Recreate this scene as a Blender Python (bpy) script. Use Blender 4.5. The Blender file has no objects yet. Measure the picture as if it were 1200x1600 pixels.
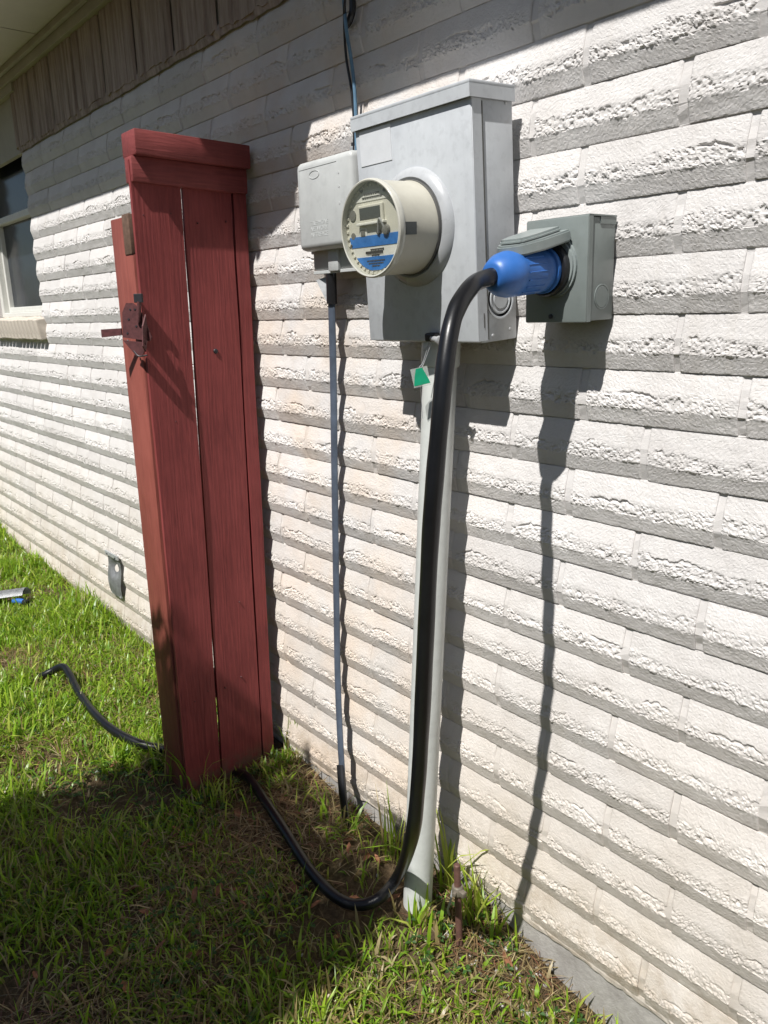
import bpy, bmesh, math, random
import numpy as np
from mathutils import Vector, Matrix, Euler
random.seed(7); RNG = np.random.default_rng(11)
sc = bpy.context.scene; COL = sc.collection

# ------------------------------------------------------------------ camera
F_PX = 1202.0; CAM = np.array([0.0, -1.28, 1.52])
def cray(px, py): return np.array([px - 600.0, 800.0 - py, -F_PX])
_u = cray(-443.0, 512.0); _u /= np.linalg.norm(_u)          # vanishing point of the brick courses
_n = np.cross(np.array([1.0, 0.025, 0.0]), _u); _n /= np.linalg.norm(_n)
if _n[1] < 0: _n = -_n
ROT = np.array([-_u, np.cross(_n, -_u), _n])
def W(px, py, Y=0.0):
    v = ROT @ cray(px, py); return CAM + v * (Y - CAM[1]) / v[1]
def ZP(px, py, z=0.0):
    v = ROT @ cray(px, py); return CAM + v * (z - CAM[2]) / v[2]
def PX(P):
    c = ROT.T @ (np.asarray(P, float) - CAM); return 600 + F_PX * c[0] / -c[2], 800 - F_PX * c[1] / -c[2], -c[2]
cd = bpy.data.cameras.new('camera'); cam = bpy.data.objects.new('camera', cd); COL.objects.link(cam)
cd.sensor_fit = 'VERTICAL'; cd.sensor_height = 36.0; cd.lens = F_PX * 36.0 / 1600.0
cd.clip_start = 0.02; cd.clip_end = 2000.0
cam.matrix_world = Matrix([[*ROT[0], CAM[0]], [*ROT[1], CAM[1]], [*ROT[2], CAM[2]], [0, 0, 0, 1]])
sc.camera = cam
sc.render.resolution_x = 768; sc.render.resolution_y = 1024

# ------------------------------------------------------------------ light
SUN = Vector((-0.25, 1.0, -1.55)).normalized()               # direction the light travels
sl = bpy.data.lights.new('sun', 'SUN'); sl.energy = 5.0; sl.angle = math.radians(0.53); sl.color = (1.0, 0.97, 0.93)
so = bpy.data.objects.new('sun', sl); COL.objects.link(so)
so.rotation_euler = SUN.to_track_quat('-Z', 'Y').to_euler(); so.location = (1, -6, 9)
wd = bpy.data.worlds.new('World'); sc.world = wd; wd.use_nodes = True
wn = wd.node_tree.nodes; wn.clear()
sky = wn.new('ShaderNodeTexSky'); sky.sky_type = 'NISHITA'; sky.sun_disc = False
sky.sun_elevation = math.asin(-SUN.z); sky.sun_rotation = math.atan2(-SUN.x, -SUN.y)
bg = wn.new('ShaderNodeBackground'); bg.inputs['Strength'].default_value = 0.055
wo = wn.new('ShaderNodeOutputWorld')
wd.node_tree.links.new(sky.outputs[0], bg.inputs[0]); wd.node_tree.links.new(bg.outputs[0], wo.inputs[0])
sc.view_settings.view_transform = 'Standard'; sc.view_settings.look = 'None'
sc.view_settings.exposure = 0.40; sc.view_settings.gamma = 1.0

# ------------------------------------------------------------------ materials
class Mat:
    def __init__(s, name):
        s.m = bpy.data.materials.new(name); s.m.use_nodes = True
        s.t = s.m.node_tree; s.n = s.t.nodes; s.b = s.n['Principled BSDF']; s.out = s.n['Material Output']
    def new(s, t, **k):
        x = s.n.new(t)
        for a, v in k.items(): setattr(x, a, v)
        return x
    def link(s, a, b): s.t.links.new(a, b)
    def coord(s, kind='Object', scale=(1, 1, 1)):
        c = s.new('ShaderNodeTexCoord'); mp = s.new('ShaderNodeMapping'); mp.inputs['Scale'].default_value = scale
        s.link(c.outputs[kind], mp.inputs[0]); return mp.outputs[0]
    def world(s, scale=(1, 1, 1)):
        g = s.new('ShaderNodeNewGeometry'); mp = s.new('ShaderNodeMapping'); mp.inputs['Scale'].default_value = scale
        s.link(g.outputs['Position'], mp.inputs[0]); return mp.outputs[0]
    def noise(s, vec, scale, detail=4, rough=.6, dist=0.):
        x = s.new('ShaderNodeTexNoise'); s.link(vec, x.inputs['Vector'])
        x.inputs['Scale'].default_value = scale; x.inputs['Detail'].default_value = detail
        x.inputs['Roughness'].default_value = rough; x.inputs['Distortion'].default_value = dist
        return x.outputs['Fac']
    def ramp(s, fac, stops):
        r = s.new('ShaderNodeValToRGB'); e = r.color_ramp.elements
        while len(e) < len(stops): e.new(0.5)
        for el, (p, c) in zip(e, stops):
            el.position = p; el.color = (*c, 1) if len(c) == 3 else c
        s.link(fac, r.inputs[0]); return r.outputs[0]
    def mix(s, fac, a, b, mode='MIX'):
        x = s.new('ShaderNodeMix', data_type='RGBA', blend_type=mode)
        for v, i in ((fac, 0), (a, 6), (b, 7)):
            if hasattr(v, 'is_linked'): s.link(v, x.inputs[i])
            else: x.inputs[i].default_value = v if i == 0 else (*v, 1)
        return x.outputs[2]
    def bump(s, h, strength=.3, dist=.01):
        b = s.new('ShaderNodeBump'); b.inputs['Strength'].default_value = strength; b.inputs['Distance'].default_value = dist
        s.link(h, b.inputs['Height']); s.link(b.outputs[0], s.b.inputs['Normal'])
    def col(s, c):
        if hasattr(c, 'is_linked'): s.link(c, s.b.inputs['Base Color'])
        else: s.b.inputs['Base Color'].default_value = (*c, 1)
        return s
    def set(s, rough=.5, metal=0., spec=.5):
        s.b.inputs['Roughness'].default_value = rough; s.b.inputs['Metallic'].default_value = metal
        s.b.inputs['Specular IOR Level'].default_value = spec; return s
M = {}
def plain(name, c, rough=.5, metal=0., spec=.5, var=.12, scale=40., bump=0.1):
    k = Mat(name); v = k.coord()
    f = k.noise(v, scale, 5, .65)
    k.col(k.ramp(f, [(.3, tuple(x * (1 - var) for x in c)), (.7, tuple(min(1, x * (1 + var)) for x in c))])).set(rough, metal, spec)
    if bump: k.bump(k.noise(v, scale * 6, 3), bump, .002)
    M[name] = k.m; return k
def brick_mat():
    k = Mat('painted_brick'); g = k.world(); oi = k.new('ShaderNodeObjectInfo')
    n1 = k.noise(g, 9., 5, .6); n2 = k.noise(g, 140., 3, .7)
    white = k.ramp(n1, [(.25, (.575, .555, .543)), (.75, (.68, .664, .653))])
    cream = k.ramp(n1, [(.25, (.50, .445, .375)), (.75, (.63, .58, .52))])
    sx = k.new('ShaderNodeSeparateXYZ'); k.link(g, sx.inputs[0])
    a = k.new('ShaderNodeMapRange'); a.inputs['From Min'].default_value = 1.0; a.inputs['From Max'].default_value = 0.1
    k.link(sx.outputs['Z'], a.inputs[0])
    n3 = k.noise(g, 2.6, 3, .6)
    mu = k.new('ShaderNodeMath', operation='MULTIPLY'); k.link(a.outputs[0], mu.inputs[0]); k.link(n3, mu.inputs[1])
    ad = k.new('ShaderNodeMath', operation='MULTIPLY_ADD'); k.link(mu.outputs[0], ad.inputs[0]); ad.inputs[1].default_value = 1.75; ad.inputs[2].default_value = .05; ad.use_clamp = True
    c = k.mix(ad.outputs[0], white, cream)
    # rusty dust around the telephone cable
    xr = k.new('ShaderNodeMapRange', interpolation_type='SMOOTHSTEP'); xr.inputs['From Min'].default_value = .75; xr.inputs['From Max'].default_value = 0.1
    ab = k.new('ShaderNodeMath', operation='ADD'); k.link(sx.outputs['X'], ab.inputs[0]); ab.inputs[1].default_value = 1.75
    ab2 = k.new('ShaderNodeMath', operation='ABSOLUTE'); k.link(ab.outputs[0], ab2.inputs[0]); k.link(ab2.outputs[0], xr.inputs[0])
    n4 = k.noise(g, 5., 4, .6); rr = k.ramp(n4, [(.4, (0, 0, 0)), (.68, (1, 1, 1))])
    m2 = k.new('ShaderNodeMath', operation='MULTIPLY'); k.link(xr.outputs[0], m2.inputs[0]); k.link(rr, m2.inputs[1])
    m3 = k.new('ShaderNodeMath', operation='MULTIPLY'); k.link(m2.outputs[0], m3.inputs[0]); m3.inputs[1].default_value = .62
    c = k.mix(m3.outputs[0], c, (.64, .52, .41))
    # grime specks and small chips
    sp = k.ramp(k.noise(g, 60., 6, .75), [(.66, (0, 0, 0)), (.74, (1, 1, 1))])
    ms = k.new('ShaderNodeMath', operation='MULTIPLY'); k.link(sp, ms.inputs[0]); ms.inputs[1].default_value = .5
    c = k.mix(ms.outputs[0], c, (.36, .31, .25))
    st = k.ramp(k.noise(k.world((6., 1, .8)), 3., 4, .6), [(.55, (0, 0, 0)), (.8, (1, 1, 1))])
    mt = k.new('ShaderNodeMath', operation='MULTIPLY'); k.link(st, mt.inputs[0]); mt.inputs[1].default_value = .34
    c = k.mix(mt.outputs[0], c, (.50, .46, .41))
    sr = k.new('ShaderNodeMapRange', interpolation_type='SMOOTHSTEP'); sr.inputs['From Min'].default_value = .30; sr.inputs['From Max'].default_value = .03; k.link(sx.outputs['Z'], sr.inputs[0])
    sn = k.ramp(k.noise(g, 22., 6, .75), [(.42, (0, 0, 0)), (.68, (1, 1, 1))])
    sm = k.new('ShaderNodeMath', operation='MULTIPLY'); k.link(sr.outputs[0], sm.inputs[0]); k.link(sn, sm.inputs[1])
    sm2 = k.new('ShaderNodeMath', operation='MULTIPLY'); k.link(sm.outputs[0], sm2.inputs[0]); sm2.inputs[1].default_value = .7
    c = k.mix(sm2.outputs[0], c, (.33, .26, .18))
    rv = k.new('ShaderNodeMapRange'); rv.inputs['To Min'].default_value = .91; rv.inputs['To Max'].default_value = 1.04
    k.link(oi.outputs['Random'], rv.inputs[0])
    hs = k.new('ShaderNodeHueSaturation'); k.link(c, hs.inputs['Color']); k.link(rv.outputs[0], hs.inputs['Value'])
    k.col(hs.outputs[0]).set(.85, 0, .25)
    k.bump(k.noise(k.world((1, 1, 1.9)), 480., 5, .75), .55, .0025)
    M['brick'] = k.m
brick_mat()
def mortar_mat():
    k = Mat('painted_mortar'); g = k.world()
    k.col(k.ramp(k.noise(g, 30., 5, .7), [(.3, (.52, .50, .475)), (.7, (.66, .645, .625))])).set(.9, 0, .2)
    k.bump(k.noise(g, 260., 4, .7), .6, .002); M['mortar'] = k.m
mortar_mat()
def concrete_mat():
    k = Mat('concrete'); g = k.world()
    k.col(k.ramp(k.noise(g, 14., 6, .7), [(.25, (.23, .215, .20)), (.55, (.36, .345, .325)), (.8, (.47, .45, .42))])).set(.95, 0, .2)
    k.bump(k.noise(g, 90., 6, .75), .7, .004); M['concrete'] = k.m
concrete_mat()
def redwood_mat(name, c0, c1, fleck=.5, st=(1, 1, .07)):
    k = Mat(name); v = k.coord('Object', st); oi = k.new('ShaderNodeObjectInfo')
    off = k.new('ShaderNodeVectorMath', operation='ADD'); mulv = k.new('ShaderNodeVectorMath', operation='SCALE')
    k.link(oi.outputs['Random'], mulv.inputs[0]); mulv.inputs['Scale'].default_value = 3.; k.link(v, off.inputs[0]); k.link(mulv.outputs[0], off.inputs[1])
    v = off.outputs[0]
    w = k.new('ShaderNodeTexNoise'); k.link(v, w.inputs['Vector']); w.inputs['Scale'].default_value = 80.; w.inputs['Detail'].default_value = 5.; w.inputs['Distortion'].default_value = 1.6
    wv = k.new('ShaderNodeTexWave', wave_type='BANDS', bands_direction='Y'); k.link(v, wv.inputs['Vector'])
    wv.inputs['Scale'].default_value = 22.; wv.inputs['Distortion'].default_value = 9.; wv.inputs['Detail'].default_value = 3.; wv.inputs['Detail Scale'].default_value = 1.4
    base = k.ramp(w.outputs[0], [(.3, c0), (.7, c1)])
    fl = k.ramp(k.noise(k.coord('Object', (1, 1, .35)), 120., 6, .8), [(.70, (0, 0, 0)), (.76, (1, 1, 1))])
    mm = k.new('ShaderNodeMath', operation='MULTIPLY'); k.link(fl, mm.inputs[0]); mm.inputs[1].default_value = fleck
    base = k.mix(mm.outputs[0], base, (.42, .22, .19))
    fade = k.ramp(k.noise(k.coord('Object', (1, 1, .5)), 7., 5, .65), [(.4, (0, 0, 0)), (.75, (.55, .55, .55))])
    base = k.mix(fade, base, tuple(min(1, x * 1.45 + .012) for x in c1))
    gp_ = k.world(); sz_ = k.new('ShaderNodeSeparateXYZ'); k.link(gp_, sz_.inputs[0])
    ft = k.new('ShaderNodeMapRange', interpolation_type='SMOOTHSTEP'); ft.inputs['From Min'].default_value = .12; ft.inputs['From Max'].default_value = .02; k.link(sz_.outputs['Z'], ft.inputs[0])
    fm = k.new('ShaderNodeMath', operation='MULTIPLY'); k.link(ft.outputs[0], fm.inputs[0]); k.link(k.ramp(k.noise(gp_, 30., 5, .7), [(.38, (0, 0, 0)), (.55, (.9, .9, .9))]), fm.inputs[1])
    k.col(k.mix(fm.outputs[0], base, (.15, .10, .065))).set(.62, 0, .35)
    ad = k.new('ShaderNodeMath', operation='ADD'); k.link(w.outputs[0], ad.inputs[0])
    wm = k.new('ShaderNodeMath', operation='MULTIPLY'); k.link(wv.outputs['Fac'], wm.inputs[0]); wm.inputs[1].default_value = .3
    k.link(wm.outputs[0], ad.inputs[1])
    k.bump(ad.outputs[0], .6, .0018); M[name] = k.m
redwood_mat('red_board', (.155, .028, .029), (.235, .045, .043))
redwood_mat('red_rail', (.150, .032, .032), (.225, .050, .047), .5, (1, .07, 1))
redwood_mat('red_post', (.175, .045, .034), (.240, .066, .049), .25)
plain('bare_wood', (.13, .075, .05), .8, var=.35, scale=60)
plain('hinge_metal', (.10, .035, .036), .6, .2, var=.3, scale=60)
plain('dark_metal', (.035, .035, .04), .5, .4, var=.3)
def steel_mat(name, c, rough, spot):
    k = Mat(name); v = k.coord()
    f = k.noise(v, 16., 6, .65); s2 = k.ramp(k.noise(v, 55., 3, .6), [(.52, (0, 0, 0)), (.66, (1, 1, 1))])
    base = k.ramp(f, [(.25, tuple(x * .9 for x in c)), (.75, tuple(min(1, x * 1.07) for x in c))])
    mm = k.new('ShaderNodeMath', operation='MULTIPLY'); k.link(s2, mm.inputs[0]); mm.inputs[1].default_value = spot
    drip = k.ramp(k.noise(k.coord('Object', (9, 9, .5)), 9., 5, .7), [(.5, (0, 0, 0)), (.75, (1, 1, 1))])
    dm = k.new('ShaderNodeMath', operation='MULTIPLY'); k.link(drip, dm.inputs[0]); dm.inputs[1].default_value = spot * .8
    c2 = k.mix(mm.outputs[0], base, tuple(x * .72 for x in c))
    k.col(k.mix(dm.outputs[0], c2, tuple(x * .78 for x in c))).set(rough, 0., .5)
    rg = k.ramp(f, [(.3, (rough - .08,) * 3), (.7, (rough + .14,) * 3)]); k.link(rg, k.b.inputs['Roughness'])
    k.bump(k.noise(v, 7., 3), .12, .01); M[name] = k.m
steel_mat('box_paint', (.50, .525, .55), .42, .34)
steel_mat('ring_paint', (.40, .415, .43), .28, .25)
steel_mat('receptacle_paint', (.185, .212, .205), .36, .2)
steel_mat('telecom_plastic', (.46, .475, .47), .5, .25)
steel_mat('pvc', (.54, .56, .54), .42, .25)
plain('lid_plastic', (.25, .285, .28), .3, var=.06)
plain('label_white', (.62, .64, .665), .5, var=.05)
plain('galvanised', (.38, .39, .40), .5, .3, var=.3, scale=30)
plain('meter_beige', (.44, .425, .36), .36, var=.05, bump=0.03)
plain('meter_face', (.62, .61, .54), .5, var=.05)
plain('meter_rim', (.50, .495, .44), .14, spec=.6, var=.06)
plain('meter_white', (.74, .74, .70), .5, var=.05)
plain('meter_blue', (.05, .20, .55), .45, var=.2)
plain('meter_grey', (.16, .16, .15), .5, var=.15)
plain('lcd', (.065, .072, .072), .25, var=.06)
plain('print_ink', (.09, .09, .085), .6)
plain('black_rubber', (.007, .0075, .009), .33, spec=.4, var=.25, scale=25, bump=.06)
plain('black_plastic', (.012, .012, .014), .42, var=.2)
plain('drop_cable', (.075, .095, .13), .5, var=.35, scale=12)
plain('blue_wire', (.10, .19, .28), .4, var=.2)
plain('blue_plug', (.028, .125, .40), .42, spec=.5, var=.08, scale=60, bump=.05)
plain('copper_rod', (.13, .065, .05), .65, .2, var=.35)
plain('brass_clamp', (.24, .21, .17), .55, .6, var=.3)
plain('green_tag', (.01, .26, .14), .35, var=.15)
plain('soffit_paint', (.50, .475, .40), .75, var=.06, scale=5)
plain('trim_paint', (.36, .34, .285), .75, var=.1, scale=8)
plain('shingle', (.10, .095, .09), .9, var=.3)
plain('window_frame', (.62, .62, .58), .5, var=.06)
plain('pane_dark', (.018, .024, .033), .14, spec=.35, var=.4, scale=6, bump=.02)
plain('sill_brick', (.56, .50, .43), .85, var=.2, scale=25, bump=.5)
plain('pebble', (.40, .38, .35), .9, var=.2)
plain('leaf_brown', (.20, .085, .04), .8, var=.4)
plain('bark', (.11, .085, .065), .9, var=.4, scale=20, bump=.6)
plain('dish_grey', (.45, .46, .47), .5, var=.05)
def frieze_mat():
    k = Mat('frieze_wood'); v = k.world((1, 1, .08))
    k.col(k.ramp(k.noise(v, 45., 5, .7), [(.3, (.20, .15, .125)), (.7, (.46, .38, .33))])).set(.85, 0, .2)
    k.bump(k.noise(v, 70., 5, .7), .5, .004); M['frieze'] = k.m
frieze_mat()
def clear_mat():
    k = Mat('clear_cover'); tr = k.new('ShaderNodeBsdfTransparent'); gl = k.new('ShaderNodeBsdfGlossy'); gl.inputs['Roughness'].default_value = .06
    tr.inputs[0].default_value = (.95, .95, .93, 1)
    mx = k.new('ShaderNodeMixShader'); mx.inputs[0].default_value = .07
    k.link(tr.outputs[0], mx.inputs[1]); k.link(gl.outputs[0], mx.inputs[2]); k.link(mx.outputs[0], k.out.inputs[0])
    M['clear'] = k.m
    k = Mat('tag_clear'); tr = k.new('ShaderNodeBsdfTransparent'); mx = k.new('ShaderNodeMixShader'); mx.inputs[0].default_value = .25
    k.b.inputs['Base Color'].default_value = (.7, .75, .7, 1); k.b.inputs['Roughness'].default_value = .2
    k.link(tr.outputs[0], mx.inputs[1]); k.link(k.b.outputs[0], mx.inputs[2]); k.link(mx.outputs[0], k.out.inputs[0]); M['tag_clear'] = k.m
clear_mat()
def leafy_mat(name, attr=True, col=(.05, .10, .02), trans=.5):
    k = Mat(name)
    if attr:
        a = k.new('ShaderNodeAttribute'); a.attribute_name = 'col'; c = a.outputs['Color']
    else:
        oi = k.noise(k.world(), 3., 2); c = k.ramp(oi, [(.3, tuple(x * .6 for x in col)), (.7, tuple(x * 1.3 for x in col))])
    k.link(c, k.b.inputs['Base Color']); k.set(.36, 0, .5)
    t = k.new('ShaderNodeBsdfTranslucent'); mg = k.mix(.35, c, (.30, .42, .03)); k.link(mg, t.inputs[0])
    if not attr: k.link(c, t.inputs[0])
    mx = k.new('ShaderNodeMixShader'); mx.inputs[0].default_value = trans
    k.link(k.b.outputs[0], mx.inputs[1]); k.link(t.outputs[0], mx.inputs[2]); k.link(mx.outputs[0], k.out.inputs[0])
    M[name] = k.m
leafy_mat('grass_blade'); leafy_mat('straw', trans=.1); leafy_mat('tree_leaf', False)
def ground_mat():
    k = Mat('soil_thatch'); g = k.world()
    n1 = k.noise(g, 3., 5, .6); n2 = k.noise(g, 70., 6, .75)
    near = k.ramp(n2, [(.25, (.05, .035, .02)), (.5, (.13, .09, .052)), (.75, (.26, .19, .11))])
    green = k.ramp(n2, [(.25, (.02, .035, .008)), (.7, (.07, .11, .025))])
    f = k.ramp(n1, [(.5, (0, 0, 0)), (.75, (.5, .5, .5))])
    k.col(k.mix(f, near, green)).set(.95, 0, .15)
    k.bump(n2, 1.0, .02); M['ground'] = k.m
ground_mat()

# ------------------------------------------------------------------ mesh helpers
def obj(name, bm, mat, parent=None, smooth=False):
    if isinstance(bm, bmesh.types.BMesh):
        me = bpy.data.meshes.new(name); bmesh.ops.recalc_face_normals(bm, faces=bm.faces[:]); bm.to_mesh(me); bm.free()
    else: me = bm
    if mat and not me.materials: me.materials.append(M[mat])
    if smooth:
        for p in me.polygons: p.use_smooth = True
        if smooth != 2: me.set_sharp_from_angle(angle=math.radians(38))
    o = bpy.data.objects.new(name, me); COL.objects.link(o)
    if parent: o.parent = parent
    return o
def tag(o, label, cat, group=None, kind=None):
    if label: o['label'] = label
    if cat: o['category'] = cat
    if group: o['group'] = group
    if kind: o['kind'] = kind
    return o
def thing(name, label, cat, loc=(0, 0, 0), rot=(0, 0, 0), group=None):
    o = bpy.data.objects.new(name, None); COL.objects.link(o); o.location = loc; o.rotation_euler = rot
    o.empty_display_size = .05
    return tag(o, label, cat, group)
def bx(bm, x0, x1, y0, y1, z0, z1, bev=0., seg=2, mtx=None):
    r = bmesh.ops.create_cube(bm, size=1.); vs = r['verts']
    for v in vs: v.co = Vector(((x0 + x1) / 2 + v.co.x * (x1 - x0), (y0 + y1) / 2 + v.co.y * (y1 - y0), (z0 + z1) / 2 + v.co.z * (z1 - z0)))
    if bev:
        es = list({e for v in vs for e in v.link_edges})
        rr = bmesh.ops.bevel(bm, geom=es, offset=bev, segments=seg, affect='EDGES', profile=.5); vs = rr['verts']
    if mtx is not None: bmesh.ops.transform(bm, matrix=mtx, verts=list(vs))
    return bm
def box(*a, **k): return bx(bmesh.new(), *a, **k)
def lathe(bm, prof, axis=(0, -1, 0), org=(0, 0, 0), n=48, cap=True):
    a = Vector(axis).normalized(); ref = Vector((0, 0, 1)) if abs(a.z) < .9 else Vector((1, 0, 0))
    e1 = a.cross(ref).normalized(); e2 = a.cross(e1); o = Vector(org); rings = []
    for d, r in prof:
        rings.append([bm.verts.new(o + a * d + e1 * (r * math.cos(2 * math.pi * i / n)) + e2 * (r * math.sin(2 * math.pi * i / n))) for i in range(n)])
    for A, B in zip(rings, rings[1:]):
        for i in range(n): bm.faces.new((A[i], A[(i + 1) % n], B[(i + 1) % n], B[i]))
    if cap: bm.faces.new(rings[0]); bm.faces.new(rings[-1][::-1])
    return bm
def smooth_path(pts, sub=8):
    P = [Vector(p) for p in pts]; P = [P[0] * 2 - P[1]] + P + [P[-1] * 2 - P[-2]]; out = []
    for i in range(1, len(P) - 2):
        a, b, c, d = P[i - 1:i + 3]
        for k in range(sub):
            t = k / sub
            out.append(.5 * ((2 * b) + (c - a) * t + (2 * a - 5 * b + 4 * c - d) * t * t + (3 * b - a - 3 * c + d) * t ** 3))
    out.append(P[-2]); return out
def tube(bm, pts, r, n=12, sub=8, flat=1.0, raw=False):
    P = [Vector(p) for p in pts] if raw else smooth_path(pts, sub)
    rr = r if callable(r) else (lambda t: r)
    e1 = None; rings = []
    for i, p in enumerate(P):
        d = (P[min(i + 1, len(P) - 1)] - P[max(i - 1, 0)]).normalized()
        if e1 is None: e1 = d.orthogonal().normalized() if abs(d.x) > .9 else (Vector((1, 0, 0)) - d * d.x).normalized()
        e1 = (e1 - d * e1.dot(d)).normalized(); e2 = d.cross(e1); q = rr(i / (len(P) - 1))
        rings.append([bm.verts.new(p + e1 * (q * math.cos(2 * math.pi * k / n)) + e2 * (q * flat * math.sin(2 * math.pi * k / n))) for k in range(n)])
    for A, B in zip(rings, rings[1:]):
        for k in range(n): bm.faces.new((A[k], A[(k + 1) % n], B[(k + 1) % n], B[k]))
    bm.faces.new(rings[0][::-1]); bm.faces.new(rings[-1]); return bm
def prism(bm, pts, axis, d0, d1):
    """extrude a polygon; axis 'y': pts are (x,z), 'x': (y,z), 'z': (x,y)"""
    def mk(p, d): return {'y': (p[0], d, p[1]), 'x': (d, p[0], p[1]), 'z': (p[0], p[1], d)}[axis]
    A = [bm.verts.new(mk(p, d0)) for p in pts]; B = [bm.verts.new(mk(p, d1)) for p in pts]
    n = len(pts); bm.faces.new(A); bm.faces.new(B[::-1])
    for i in range(n): bm.faces.new((A[i], B[i], B[(i + 1) % n], A[(i + 1) % n]))
    return bm
def grid_noise(nx, nz, cx, cz, rng):
    g = rng.random((int(cz) + 3, int(cx) + 3)); X = np.linspace(0, cx, nx); Zz = np.linspace(0, cz, nz)
    xi = X.astype(int); zi = Zz.astype(int); fx = X - xi; fz = Zz - zi; fx = fx * fx * (3 - 2 * fx); fz = fz * fz * (3 - 2 * fz)
    a = g[np.ix_(zi, xi)]; b = g[np.ix_(zi, xi + 1)]; c = g[np.ix_(zi + 1, xi)]; d = g[np.ix_(zi + 1, xi + 1)]
    FX = fx[None, :]; FZ = fz[:, None]
    return (a * (1 - FX) + b * FX) * (1 - FZ) + (c * (1 - FX) + d * FX) * FZ - .5
def pydata(name, V, Fc):
    me = bpy.data.meshes.new(name); me.from_pydata(V, [], Fc); me.update(); return me
def add_text(name, body, size, parent, mat, loc, rot, extrude=.0003):
    cu = bpy.data.curves.new(name, 'FONT'); cu.body = body; cu.size = size; cu.align_x = 'CENTER'; cu.extrude = extrude
    cu.space_line = .95; cu.resolution_u = 2
    t = bpy.data.objects.new('tmp', cu); COL.objects.link(t)
    dg = bpy.context.evaluated_depsgraph_get(); me = bpy.data.meshes.new_from_object(t.evaluated_get(dg))
    bpy.data.objects.remove(t); me.name = name; me.materials.clear(); me.materials.append(M[mat])
    o = bpy.data.objects.new(name, me); COL.objects.link(o); o.parent = parent; o.location = loc; o.rotation_euler = rot
    return o

# ------------------------------------------------------------------ ground
def gz(x, y):
    x = np.asarray(x, float); y = np.asarray(y, float)
    z = np.interp(x, [-12, -6, -1.5, -1.15, -.9, -.4, 4], [.075, .07, .02, -.005, -.065, -.12, -.13])
    z = z + .012 * np.sin(x * 3.1 + y * 2.2) * np.sin(y * 4.3 - x * 1.3) + .006 * np.sin(x * 11 + 1) * np.sin(y * 13 + .4)
    return z - .05 * np.exp(-(y / .09) ** 2) * np.clip((x + 2.0) / .2, 0, 1) * np.clip((-1.2 - x) / .2, 0, 1)
def make_ground():
    xs = np.concatenate([[-300, -120, -50, -25, -14], np.arange(-10, 4.01, .07), [6, 10, 20, 50, 120, 300]])
    ys = np.concatenate([[-300, -120, -50, -25, -14, -9], np.arange(-6, .121, .07), [.3, 1, 4, 10, 30, 100, 300]])
    XX, YY = np.meshgrid(xs, ys); ZZ = gz(np.clip(XX, -12, 4), YY); V = np.stack([XX, YY, ZZ], -1).reshape(-1, 3)
    nx = len(xs); Fc = [(j * nx + i, j * nx + i + 1, (j + 1) * nx + i + 1, (j + 1) * nx + i) for j in range(len(ys) - 1) for i in range(nx - 1)]
    o = obj('ground', pydata('ground', V.tolist(), Fc), 'ground', smooth=2)
    o['kind'] = 'structure'
make_ground()

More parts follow.
